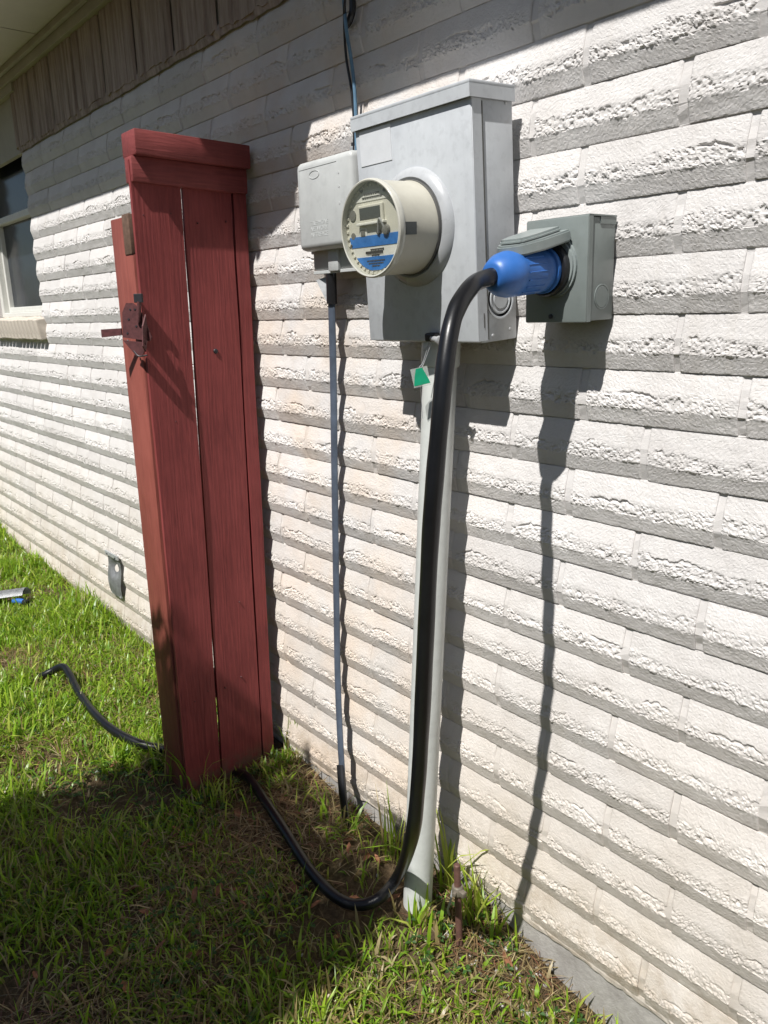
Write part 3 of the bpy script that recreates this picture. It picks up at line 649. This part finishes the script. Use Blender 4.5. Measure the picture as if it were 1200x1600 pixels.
def lid_poly(r, l, inset=0):
    return [(-r + inset, 0 - inset), (r - inset, 0 - inset), (r - inset, -l * .62), (r * .72 - inset * .7, -l * .9), (r * .3, -l + inset), (-r * .3, -l + inset), (-r * .72 + inset * .7, -l * .9), (-r + inset, -l * .62)]
bm = prism(bmesh.new(), lid_poly(.046, .122), 'z', -.014, .006); bmesh.ops.bevel(bm, geom=bm.edges[:], offset=.003, segments=2, affect='EDGES')
lid = obj('lid', bm, 'lid_plastic', rc, 1); lid.location = (fx, -rd - .006, fz + .056); lid.rotation_euler = (math.radians(13), 0, 0)
bm = prism(bmesh.new(), lid_poly(.046, .122, .010), 'z', .004, .0145); bmesh.ops.bevel(bm, geom=bm.edges[:], offset=.004, segments=2, affect='EDGES'); obj('lid_dome', bm, 'lid_plastic', lid, 1)
obj('lid_catch', box(-.012, .012, -.1235, -.110, -.021, -.0135, .002), 'black_plastic', lid)
obj('hinge_barrel', lathe(bmesh.new(), [(-.034, .006), (.034, .006)], (1, 0, 0), (fx, -rd - .006, fz + .053), 14), 'lid_plastic', rc, 1)

# ------------------------------------------------------------------ power cord with blue plug
pl0 = ro + Vector((fx, -rd - .018, fz - .006))
cord = thing('power_cord', 'thick black power cord with blue plug hanging from outlet to the grass', 'power cord', (-1.3, -.25, .01))
pax = Vector((0.0, -1.0, -.085)).normalized()
rel(obj('collar', lathe(bmesh.new(), [(-.010, .044), (.004, .0445), (.006, .041)], pax, pl0, 40), 'black_plastic', None, 1), cord)
pg = rel(obj('plug', lathe(bmesh.new(), [(.004, .0385), (.010, .041), (.016, .041), (.018, .037), (.026, .0368), (.028, .0385), (.034, .0385), (.036, .0372), (.092, .0376), (.095, .0392), (.110, .0388), (.125, .0358), (.138, .0285), (.145, .0235), (.147, .0185)], pax, pl0, 56), 'blue_plug', None, 1), cord)
for k in range(18):
    a = 2 * math.pi * k / 18; e1 = pax.cross(Vector((0, 0, 1))).normalized(); e2 = pax.cross(e1)
    rad = e1 * math.cos(a) + e2 * math.sin(a)
    p0 = pl0 + pax * .042 + rad * .0376; p1 = pl0 + pax * .090 + rad * .0380
    r_ = obj('grip_rib', tube(bmesh.new(), [tuple(p0), tuple(p1)], .0012, 6, raw=True), 'blue_plug', None, 1); r_.parent = pg
e_ = pl0 + pax * .138
pts = [e_, e_ + pax * .035 + Vector((.002, 0, -.004)), W(737, 447, -.325), W(716, 478, -.375), W(704, 515, -.406), W(695, 575, -.428), W(688, 650, -.442), W(680, 740, -.452), W(672, 850, -.458), W(665, 1000, -.455), W(659, 1130, -.44), W(653, 1230, -.42), W(643, 1310, -.38),
       ZP(622, 1368, .11), ZP(592, 1404, .07), ZP(556, 1414, .052), ZP(520, 1398, .050), ZP(482, 1356, .052), ZP(446, 1300, .058), ZP(416, 1255, .058), ZP(386, 1214, .05),
       (-2.13, -.215, .012), (-2.26, -.27, .005), ZP(262, 1172, .055), ZP(222, 1163, .075), ZP(180, 1143, .085), ZP(150, 1117, .09), ZP(124, 1083, .085), ZP(108, 1053, .105), ZP(99, 1042, .112), ZP(86, 1046, .095), ZP(66, 1056, .07), ZP(50, 1061, .03)]
CORD = [p_ for p_ in smooth_path([tuple(p) for p in pts], 6)[66:] if p_.x > -2.06]
rel(obj('cable', tube(bmesh.new(), [tuple(p) for p in pts], lambda t: .0147 + .0003 * math.sin(t * 90) + .0002 * math.sin(t * 211), 16, 10), 'black_rubber', None, 2), cord)

# ------------------------------------------------------------------ red fence stub
FT = math.radians(-1.0)
fs = thing('fence_stub', 'dark red painted wooden fence stub with vertical boards standing against the wall', 'fence', (-2.10, -.070, .0), (FT, 0, 0))
HT = 1.985
def warped(w, h, t, seed, taper=0.):
    """a board in the y-z plane, front towards +x, slightly cupped and uneven"""
    r = np.random.default_rng(seed); nz, ny = 24, 4; bm = bmesh.new(); fr = []; bk = []
    wz = grid_noise(nz, 2, 4, 1, r)[0] * .006; ez = grid_noise(nz, 2, 9, 1, r)[0] * .003
    for j in range(nz):
        z = h * j / (nz - 1); A = []; B = []
        for i in range(ny):
            s = i / (ny - 1); y = -s * (w - taper * (1 - j / (nz - 1))) + (ez[j] if i in (0, ny - 1) else 0)
            A.append(bm.verts.new((wz[j] * .5, y, z))); B.append(bm.verts.new((-t + wz[j] * .5, y, z)))
        fr.append(A); bk.append(B)
    for j in range(nz - 1):
        for i in range(ny - 1):
            bm.faces.new((fr[j][i], fr[j][i + 1], fr[j + 1][i + 1], fr[j + 1][i])); bm.faces.new((bk[j][i], bk[j][i + 1], bk[j + 1][i + 1], bk[j + 1][i]))
        bm.faces.new((fr[j][0], fr[j + 1][0], bk[j + 1][0], bk[j][0])); bm.faces.new((fr[j][-1], fr[j + 1][-1], bk[j + 1][-1], bk[j][-1]))
    for q in (0, -1):
        for i in range(ny - 1): bm.faces.new((fr[q][i], fr[q][i + 1], bk[q][i + 1], bk[q][i]))
    return bm
Y2 = -.034   # wall-side batten
def board(n, y0, w, h, z0, t, seed, x=0., taper=0., mat='red_board'):
    o = obj(n, warped(w, h, t, seed, taper), mat, fs); o.location = (x, y0, z0); return o
board('batten', .012, .042, HT - .09, .03, .03, 4, -.001)
board('board', -.0365, .1500, HT - .07, -.01, .012, 1, -.001, -.002)
board('board', -.1965, .1425, HT - .03, -.04, .012, 2, .004, .024)
def sbox(n, *a, mat='red_board', bev=.003, parent=fs): return obj(n, box(*a, bev), mat, parent, 1)
sbox('top_rail', -.050, .036, -.331, .012, HT - .060, HT + .002, mat='red_rail')
sbox('rail', -.030, .016, -.3365, .010, HT - .125, HT - .0605, mat='red_rail')
rx = Matrix.Translation((0, -.34, HT)) @ Matrix.Rotation(.0115, 4, 'X') @ Matrix.Translation((0, .34, -HT))
post = obj('post', box(-.150, -.0165, -.344, -.245, -.25, HT - .205, .004, mtx=rx), 'red_post', fs, 1)
obj('block', box(-.062, -.0160, -.347, -.28, HT - .305, HT - .2, .003, mtx=rx), 'bare_wood', fs, 1)
sbox('wall_post', -.11, -.037, -.06, .012, -.2, HT - .12, mat='bare_wood')
sbox('lower_rail', -.066, -.0275, -.234, -.0605, .30, .39, mat='bare_wood')
for (yy, zz) in ((-.118, 1.415), (-.10, .36), (-.16, .34), (-.27, .33), (-.222, .35), (-.262, 1.22), (-.09, .62), (-.06, 1.78), (-.15, 1.77), (-.23, 1.79), (-.31, 1.78)):
    big = zz == 1.415
    obj('screw' if big else 'nail', lathe(bmesh.new(), [(0, .0075 if big else .0028), (.0025, .006 if big else .0022), (.004, .0015)], (1, 0, 0), (.001, yy, zz), 14), 'dark_metal' if big else 'hinge_metal', fs, 1)
hg = obj('hinge', prism(bmesh.new(), [(-.062, 1.452), (-.055, 1.56), (-.036, 1.60), (-.010, 1.60), (.008, 1.585), (.030, 1.545), (.058, 1.452), (.050, 1.436)], 'y', -.007, -.001), 'hinge_metal', fs)
hg.location = (-.004, -.349, .560); hg.scale = (.78, .78, .62); hg.rotation_euler = (0, 0, math.radians(30))
obj('hinge_barrel', lathe(bmesh.new(), [(-.045, .0075), (.045, .0075)], (.12, 0, 1), (.020, -.013, 1.56), 12), 'hinge_metal', hg, 1)
obj('strap', prism(bmesh.new(), [(-.15, 1.452), (-.062, 1.462), (-.062, 1.492), (-.15, 1.487)], 'y', -.012, -.0072), 'hinge_metal', hg)
obj('hinge_leaf', prism(bmesh.new(), [(-.008, 1.445), (-.008, 1.55), (-.030, 1.50), (-.038, 1.415), (-.024, 1.39)], 'x', .040, .045), 'hinge_metal', hg)
obj('hinge_leaf', prism(bmesh.new(), [(-.048, 1.44), (.050, 1.430), (.030, 1.375), (.004, 1.370)], 'y', -.026, -.022), 'hinge_metal', hg)
obj('hinge_pin', tube(bmesh.new(), [(-.04, -.010, 1.44), (-.01, -.022, 1.40), (.012, -.024, 1.372), (.045, -.02, 1.375)], .0035, 8), 'dark_metal', hg, 1)
obj('hinge_tab', box(.006, .040, -.018, -.008, 1.60, 1.638, .002), 'dark_metal', hg)
for (xx, zz) in ((-.04, 1.47), (.035, 1.465), (-.03, 1.53), (.0, 1.50), (.0, 1.572), (-.02, 1.572)):
    obj('bolt', lathe(bmesh.new(), [(0, .0045), (.002, .004)], (0, -1, 0), (xx, -.0068, zz), 10), 'dark_metal', hg)

# ------------------------------------------------------------------ galvanised wall plate by the lawn, and the gutter offcut
vp = W(180, 897, -.02); vt = thing('wall_plate', 'small weathered galvanised vent plate fixed low on the brick wall', 'vent plate', (vp[0], -.018, vp[2]))
def curl_plate():
    bm = bmesh.new(); nz, nx = 18, 12; V = []
    for j in range(nz + 1):
        s = j / nz; row = []
        for i in range(nx + 1):
            u = i / nx - .5; wdt = .165 - .03 * abs(s - .5)
            z = (s - .5) * .21; y = -.012 * math.cos(u * 2.2) - .006 * math.sin(s * 6.3)
            q = math.hypot(u / .36, (s - .66) / .24)
            if q < 1: y += .022 * (1 - q * q)
            row.append(bm.verts.new((u * wdt, y, z)))
        V.append(row)
    for j in range(nz):
        for i in range(nx): bm.faces.new((V[j][i], V[j][i + 1], V[j + 1][i + 1], V[j + 1][i]))
    r = bmesh.ops.solidify(bm, geom=bm.faces[:], thickness=.002); return bm
obj('plate', curl_plate(), 'galvanised', vt, 1)
obj('flange', box(-.078, .078, -.012, -.004, .088, .108, .001), 'galvanised', vt)
obj('flange', box(-.055, .060, -.010, -.003, -.108, -.09, .001), 'galvanised', vt)
for q in (-.05, .05): obj('screw', lathe(bmesh.new(), [(0, .005), (.003, .004)], (0, -1, 0), (q, -.012, .094), 8), 'dark_metal', vt)
gp = ZP(8, 945, .06); go = thing('metal_offcut', 'curved silver sheet metal offcut with a blue end lying in the grass', 'metal scrap', (gp[0], gp[1], float(gz(gp[0], gp[1])) + .045), (math.radians(8), math.radians(-6), math.radians(52)))
bm = bmesh.new(); ring = []
for i in range(13):
    a = math.radians(-10 + 150 * i / 12); ring.append([bm.verts.new((xx, .055 * math.cos(a), .05 * math.sin(a) - .01)) for xx in (-.16, -.05, .05, .12)])
for A, B in zip(ring, ring[1:]):
    for i in range(3): bm.faces.new((A[i], A[i + 1], B[i + 1], B[i]))
bmesh.ops.solidify(bm, geom=bm.faces[:], thickness=.0025); obj('sheet', bm, 'galvanised', go, 1)
bm = bmesh.new(); tube(bm, [(.06, -.03, -.01), (.10, -.045, -.008), (.135, -.06, -.012)], .014, 12); obj('blue_end', bm, 'blue_plug', go, 1)
obj('black_tip', lathe(bmesh.new(), [(0, .016), (.026, .017), (.03, .012)], (.75, -.5, 0), (.125, -.055, -.012), 14), 'black_plastic', go, 1)

# ------------------------------------------------------------------ satellite dish on the eave and the yard tree (both out of view, put in for the shade they throw into the picture)
dt = .55; dc_ = Vector((-2.05, 0, 2.02)) - SUN / SUN.y * dt
sd = thing('satellite_dish', 'small grey satellite dish mounted on the roof edge', 'satellite dish', (dc_.x, EY - .02, EZ + .08))  # dish added out of view to cast the round bump in the eave shadow
bm = bmesh.new(); rings = []
nrm = Vector((0.05, -.80, .60)).normalized(); ux = Vector((1, 0, 0)); ux = (ux - nrm * ux.dot(nrm)).normalized(); uy = nrm.cross(ux)
for j in range(9):
    q = j / 8; rings.append([bm.verts.new(dc_ - Vector(sd.location) + ux * (.27 * q * math.cos(t)) + uy * (.165 * q * math.sin(t)) + nrm * (.045 * q * q)) for t in np.linspace(0, 2 * math.pi, 40, endpoint=False)])
for A, B in zip(rings, rings[1:]):
    for i in range(40): bm.faces.new((A[i], A[(i + 1) % 40], B[(i + 1) % 40], B[i]))
bmesh.ops.remove_doubles(bm, verts=bm.verts[:], dist=.0005); bmesh.ops.solidify(bm, geom=bm.faces[:], thickness=.004); obj('reflector', bm, 'dish_grey', sd, 1)
cl = dc_ - Vector(sd.location)
obj('mast', tube(bmesh.new(), [(0, -.003, -.02), (0, -.05, .0), tuple(cl + Vector((0, .02, -.06))), tuple(cl + Vector((0, .004, -.005)))], .018, 12), 'dish_grey', sd, 1)
obj('foot', box(-.05, .05, -.012, -.0015, -.06, .05, .002), 'dish_grey', sd)
obj('feed_arm', tube(bmesh.new(), [tuple(cl + uy * -.14), tuple(cl + uy * -.16 + nrm * .1), tuple(cl + uy * -.05 + nrm * .30)], .010, 8), 'dish_grey', sd, 1)

def make_tree(base, label, crown_c, ax_, nleaf, seed, leaf=.055):
    r = random.Random(seed); t = thing('yard_tree', label, 'tree', base)
    cc = Vector(crown_c) - Vector(base); bm = bmesh.new()
    tube(bm, [(0, 0, -.1), (.02, -.02, cc.z * .3), tuple(cc * .62 + Vector((.03, 0, 0))), tuple(cc)], lambda s: .075 * (1 - .75 * s), 10)
    tips = []
    for i in range(16):
        d = Vector((r.gauss(0, 1), r.gauss(0, 1), r.gauss(0, .8))).normalized()
        tip = cc + Vector((d.x * ax_[0], d.y * ax_[1], d.z * ax_[2])) * r.uniform(.55, .95); st = cc * r.uniform(.6, .97)
        tube(bm, [tuple(st), tuple((st + tip) / 2 + Vector((0, 0, .05))), tuple(tip)], lambda s: .02 * (1 - .8 * s), 6, 5); tips.append(tip)
    obj('trunk', bm, 'bark', t, 1)
    V = []; Fc = []; cl_ = [cc + Vector((r.uniform(-1, 1) * ax_[0], r.uniform(-1, 1) * ax_[1], r.uniform(-1, 1) * ax_[2])) * .8 for _ in range(60)] + tips
    for i in range(nleaf):
        if i % 3: 
            c = r.choice(cl_); p = c + Vector((r.gauss(0, .12), r.gauss(0, .12), r.gauss(0, .12)))
        else:
            d = Vector((r.gauss(0, 1), r.gauss(0, 1), r.gauss(0, 1))).normalized() * r.random() ** .4; p = cc + Vector((r.uniform(-1, 1) * ax_[0], r.uniform(-1, 1) * ax_[1], r.uniform(-1, 1) * ax_[2]))
        q = (p - cc)
        if abs(q.x / ax_[0]) ** 8 + abs(q.y / ax_[1]) ** 8 + abs(q.z / ax_[2]) ** 8 > 1.1: continue
        a = Vector((r.gauss(0, 1), r.gauss(0, 1), r.gauss(0, .5))).normalized(); bb = a.cross(Vector((r.gauss(0, 1), r.gauss(0, 1), r.gauss(0, 1)))).normalized(); l = leaf * r.uniform(.7, 1.3); n = len(V)
        V += [tuple(p - a * l), tuple(p + bb * l * .45), tuple(p + a * l), tuple(p - bb * l * .45)]; Fc.append((n, n + 1, n + 2, n + 3))
    obj('crown', pydata('crown', V, Fc), 'tree_leaf', t)
ts = Vector((-1.80, -.84, .0)); tt = 1.62; tc = ts - SUN / SUN.y * tt
make_tree((tc.x + .15, tc.y - .1, float(gz(tc.x, tc.y))), 'small leafy tree in the yard opposite the wall', tuple(tc), (.57, .66, .42), 12500, 4, .042)  # unseen tree; boxy crown shaped to cast the wide lawn shadow

yf = thing('yard_fence', 'weathered wooden privacy fence closing the far side of the yard', 'fence', (-1.0, -5.0, -.05))  # fence added out of view to block low sky light on the wall
pm_ = bpy.data.meshes.new('picket'); bm = prism(bmesh.new(), [(-.068, 0), (.068, 0), (.068, 1.78), (.04, 1.83), (-.04, 1.83), (-.068, 1.78)], 'y', -.009, .009); bmesh.ops.recalc_face_normals(bm, faces=bm.faces[:]); bm.to_mesh(pm_); bm.free(); pm_.materials.append(M['bare_wood'])
for i in range(110):
    o = bpy.data.objects.new('picket', pm_); COL.objects.link(o); o.parent = yf; o.location = (-8 + i * .145, 0, r_jit.uniform(-.015, .015))
for zz in (.35, 1.5): obj('rail', box(-8, 8, -.055, -.0095, zz, zz + .09), 'bare_wood', yf)
for i, (tx, ty, th_) in enumerate(((-9.5, -12.2, 3.6), (-3.6, -13.4, 4.2), (2.8, -12.4, 3.7), (9.0, -12.6, 4.0))):  # more unseen trees, added to dim the sky light
    make_tree((tx, ty, -.06), ['broad leafy tree standing behind the yard fence', 'tallest leafy tree standing behind the yard fence', 'round leafy tree behind the yard fence', 'leafy tree at the far end behind yard fence'][i], (tx, ty, th_), (2.0, 1.5, 1.7), 5200, 20 + i, .16)

# ------------------------------------------------------------------ grass
def blades(name, pos, length, width, lean, az, cols, mat, curl=1.0, kind='stuff', label=None, cat=None):
    n = len(pos); S = 4
    d = np.stack([np.cos(az), np.sin(az), np.zeros(n)], 1); side = np.stack([-np.sin(az + RNG.normal(0, .5, n)), np.cos(az + RNG.normal(0, .5, n)), np.zeros(n)], 1)
    V = np.zeros((n, S * 2 - 1, 3)); t0 = lean * .45
    p = pos.copy(); ang = t0.copy()
    wprof = [.75, 1.0, .72, 0]
    for s in range(S):
        w = (width * wprof[s] * .5)[:, None] * side
        if s < S - 1: V[:, 2 * s] = p - w; V[:, 2 * s + 1] = p + w
        else: V[:, 2 * s] = p
        stp = (length / (S - 1))[:, None]
        p = p + stp * (np.sin(ang)[:, None] * d + np.cos(ang)[:, None] * np.array([0, 0, 1.0]))
        ang = np.minimum(ang + lean * .55 * curl, 2.1)
    me = bpy.data.meshes.new(name); nv = V.shape[1]
    base = (np.arange(n) * nv)[:, None]
    quads = np.array([[0, 1, 3, 2], [2, 3, 5, 4]]); tri = np.array([4, 5, 6])
    loops = np.concatenate([(base + quads[0]), (base + quads[1]), (base + tri)], 1).reshape(-1)
    starts = (np.arange(n)[:, None] * 11 + np.array([0, 4, 8])).reshape(-1); tot = np.tile([4, 4, 3], n)
    me.vertices.add(n * nv); me.vertices.foreach_set('co', V.reshape(-1)); me.loops.add(len(loops)); me.loops.foreach_set('vertex_index', loops.astype(np.int32))
    me.polygons.add(len(starts)); me.polygons.foreach_set('loop_start', starts.astype(np.int32)); me.polygons.foreach_set('loop_total', tot.astype(np.int32))
    me.update(calc_edges=True); me.validate()
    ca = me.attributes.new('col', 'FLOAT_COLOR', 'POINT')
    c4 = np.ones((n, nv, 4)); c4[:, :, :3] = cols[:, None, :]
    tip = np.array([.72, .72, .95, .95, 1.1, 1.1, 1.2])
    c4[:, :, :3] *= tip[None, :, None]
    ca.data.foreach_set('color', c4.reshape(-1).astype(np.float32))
    me.polygons.foreach_set('use_smooth', np.ones(len(starts), bool))
    o = obj(name, me, mat); o['kind'] = kind
    if label: o['label'] = label; o['category'] = cat
    return o
def patchy(x, y, s, seed):
    r = np.random.default_rng(seed); v = np.zeros_like(x)
    for _ in range(7):
        a = r.uniform(0, 6.28); k = s * r.uniform(.6, 1.8); v += np.sin((x * np.cos(a) + y * np.sin(a)) * k + r.uniform(0, 6.28))
    return v / 2.6
def scatter(n, x0, x1, y0, y1): return RNG.uniform(x0, x1, n), RNG.uniform(y0, y1, n)
def keep_out(x, y):
    k = np.ones(len(x), bool)
    k &= ~((x > -2.27) & (x < -2.085) & (y > -.42) & (y < -.02)); k &= np.hypot(x - cb.x, y - cb.y) > .045; k &= y < -.012
    for p_ in CORD: k &= np.hypot(x - p_.x, y - p_.y) > .020
    return k
GREEN = np.array([[.21, .36, .022], [.31, .45, .04], [.14, .28, .025], [.43, .49, .09], [.28, .35, .085]])
DRY = np.array([[.34, .26, .12], [.26, .17, .08], [.42, .34, .19]])
def lawn(n, x0, x1, y0, y1, wmul=1., hmul=1., name='grass', label='short green lawn grass along the house wall', thin=True, tint=1.0):
    x, y = scatter(n, x0, x1, y0, y1); k = keep_out(x, y)
    den = .62 + .38 * patchy(x, y, 9, 1)
    bare = np.exp(-(((x + 2.2) / .5) ** 2 + ((y + .62) / .16) ** 2)) * .75 + np.exp(-(((x + 1.75) / .35) ** 2 + ((y + .22) / .16) ** 2)) * .85 + np.exp(-(((x + 1.08) / .22) ** 2 + ((y + .14) / .13) ** 2)) * .8 + 1.1 * np.clip((y + .11) / .07, 0, 1) * (x > -2)
    if thin: k &= RNG.random(n) < np.clip(den - bare, .06, 1)
    x, y = x[k], y[k]; n = len(x); z = gz(x, y) - .004
    tall = np.clip(.55 + .45 * patchy(x, y, 5, 2), .25, 1.2)
    tall += .7 * np.exp(-(((x + 2.3) / .12) ** 2 + ((y + .36) / .14) ** 2))
    L = hmul * (.030 + .066 * RNG.random(n) ** 1.3) * (.55 + .7 * tall)
    sh = np.clip((x + 2.4) / .4, 0, 1)           # the trodden part by the meter is finer and yellower
    Wd = wmul * (.0026 + .0062 * RNG.random(n) ** 1.5)
    lean = RNG.gamma(2.4, .40, n); az = RNG.uniform(0, 6.283, n)
    ci = RNG.choice(5, n, p=[.34, .26, .18, .12, .10]); c = GREEN[ci] * RNG.uniform(.75, 1.25, (n, 1))
    dr = RNG.random(n) < (.07 + .20 * sh * np.clip(.5 - patchy(x, y, 7, 3), 0, 1) + .10 * sh)
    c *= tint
    c[dr] = DRY[RNG.choice(3, dr.sum())] * RNG.uniform(.7, 1.15, (dr.sum(), 1))
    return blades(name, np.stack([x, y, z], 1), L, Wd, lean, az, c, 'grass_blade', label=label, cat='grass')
lawn(80000, -2.7, -.35, -1.35, 0., label='patchy sunlit and shaded lawn grass around the red fence stub and conduit')
lawn(150000, -7.5, -2.4, -1.3, 0., 1.15, 1.15, label='lush green lawn grass beyond the red fence stub', thin=True)
lawn(60000, -8., 3., -4.5, -1.3, 1.7, 1.2, label='lawn grass further out in the yard', thin=False, tint=.6)  # out-of-view blades tinted darker to cut their green bounce
def straw(n, x0, x1, y0, y1):
    x, y = scatter(n, x0, x1, y0, y1); k = keep_out(x, y) & (RNG.random(n) < np.clip(.45 + .5 * patchy(x, y, 6, 4), .08, 1)); x, y = x[k], y[k]; n = len(x)
    c = DRY[RNG.choice(3, n, p=[.4, .4, .2])] * RNG.uniform(.35, 1.05, (n, 1)); rd = RNG.random(n) < .18; c[rd] = np.array([.20, .085, .05]) * RNG.uniform(.6, 1.2, (rd.sum(), 1))
    return blades('dead_grass', np.stack([x, y, gz(x, y) + RNG.uniform(.002, .018, n)], 1), RNG.uniform(.03, .10, n), RNG.uniform(.0012, .003, n), RNG.uniform(2.4, 3.3, n) , RNG.uniform(0, 6.283, n), c, 'straw', .12, label='tangle of dry brown dead grass lying on the soil', cat='dead grass')
straw(52000, -3.6, -.5, -1.3, 0.)
# clover-like broad leaves between the blades
def clover(n):
    x, y = scatter(n, -3., -.6, -1.2, -.05); k = keep_out(x, y) & (patchy(x, y, 8, 6) > .1); x, y = x[k], y[k]; V = []; Fc = []; cl_ = []
    for a, b in zip(x, y):
        z = float(gz(a, b)) + RNG.uniform(.015, .04)
        for q in range(3):
            th = q * 2.09 + RNG.uniform(0, .6); r = RNG.uniform(.005, .009); tl = RNG.uniform(-.004, .004); m = len(V); dx, dy = math.cos(th), math.sin(th)
            V += [(a, b, z), (a + dx * r - dy * r * .7, b + dy * r + dx * r * .7, z + .003 + tl), (a + dx * r * 1.9, b + dy * r * 1.9, z + tl), (a + dx * r + dy * r * .7, b + dy * r - dx * r * .7, z + .003)]
            Fc.append((m, m + 1, m + 2, m + 3)); cl_ += [list(np.array([.05, .125, .03]) * RNG.uniform(.7, 1.3)) + [1]] * 4
    me = pydata('clover', V, Fc); ca = me.attributes.new('col', 'FLOAT_COLOR', 'POINT'); ca.data.foreach_set('color', np.array(cl_, np.float32).reshape(-1))
    tag(obj('clover', me, 'grass_blade'), 'small round leaved weeds scattered in the lawn', 'weeds', kind='stuff')
clover(1500)
# tall tufts
def tuft(px, py, n, h, label, spread=.03, width=.007, zz=None):
    p = ZP(px, py, .0); z = float(gz(p[0], p[1])); t = thing('grass_tuft', label, 'grass tuft', (p[0], p[1], z))
    az = RNG.uniform(0, 6.283, n); pos = np.stack([RNG.normal(0, spread, n), RNG.normal(0, spread * .6, n), np.zeros(n) - .004], 1)
    c = GREEN[RNG.choice([0, 1, 3], n)] * RNG.uniform(.8, 1.3, (n, 1)); d = RNG.random(n) < .12; c[d] = DRY[0]
    o = blades('blade', pos, h * RNG.uniform(.55, 1.1, n), width * RNG.uniform(.7, 1.2, n), RNG.gamma(2.2, .22, n), az, c, 'grass_blade'); o.parent = t; return t
tuft(742, 1436, 34, .19, 'tall green grass tuft growing between the ground rod and wall', .032)
tuft(700, 1392, 20, .27, 'tallest green grass tuft growing right behind the conduit', .018)
tuft(612, 1348, 16, .22, 'tall thin grass tuft at the wall between drop cable and conduit', .022, .005)
tuft(462, 1180, 20, .17, 'grass tuft between the red fence stub and the brick wall', .035)
tuft(285, 1222, 46, .19, 'dense grass tuft at the outer foot of the red fence stub', .055)
tuft(345, 1262, 30, .11, 'short grass tuft in front of the red fence boards', .05)
tuft(662, 1452, 24, .12, 'low broad grass tuft in front of the conduit foot', .035, .009)
tuft(785, 1455, 14, .11, 'low grass tuft against the concrete foundation by the cord shadow', .03)
tuft(905, 1560, 14, .10, 'small grass tuft on bare soil below the concrete foundation', .03)
tuft(970, 1612, 16, .12, 'short grass tuft growing at the concrete foundation edge', .03)
# pebbles and paint flakes by the foundation
V = []; Fc = []; r = random.Random(8)
bm = bmesh.new()
for i in range(150):
    if i < 110: p = ZP(r.gauss(800, 55), r.gauss(1500, 40), -.02)
    else: p = ZP(r.gauss(450, 160), r.gauss(1350, 110), 0)
    if p[1] > -.015: continue
    s = r.uniform(.0015, .006) * (1.9 if i % 37 == 0 else 1); q = bmesh.ops.create_icosphere(bm, subdivisions=1, radius=s); m_ = Matrix.Translation((p[0], p[1], float(gz(p[0], p[1])) + s * .45)) @ Euler((r.random() * 6, r.random() * 6, 0)).to_matrix().to_4x4() @ Matrix.Diagonal((1.5, 1, .6, 1))
    for v in q['verts']: v.co *= r.uniform(.75, 1.2)
    bmesh.ops.transform(bm, matrix=m_, verts=q['verts'])
tag(obj('pebbles', bm, 'pebble'), 'scattered pale pebbles and paint flakes on soil by the foundation', 'pebbles', kind='stuff')
bm = bmesh.new()
for i in range(60):
    p = ZP(r.gauss(420, 230), r.gauss(1360, 130), .03)
    if p[1] > -.03: continue
    a = r.random() * 6.28; l = r.uniform(.012, .03); m_ = Matrix.Translation((p[0], p[1], float(gz(p[0], p[1])) + r.uniform(.012, .03))) @ Euler((r.gauss(0, .4), r.gauss(0, .4), a)).to_matrix().to_4x4()
    vs = [bm.verts.new(m_ @ Vector(q)) for q in ((-l, 0, 0), (-l * .3, l * .35, .002), (l * .5, l * .3, .003), (l, 0, -.002), (l * .4, -l * .35, .002), (-l * .4, -l * .3, .001))]; bm.faces.new(vs)
tag(obj('fallen_leaves', bm, 'leaf_brown'), 'brown dry fallen leaf scraps scattered in the shaded grass', 'leaves', kind='stuff')
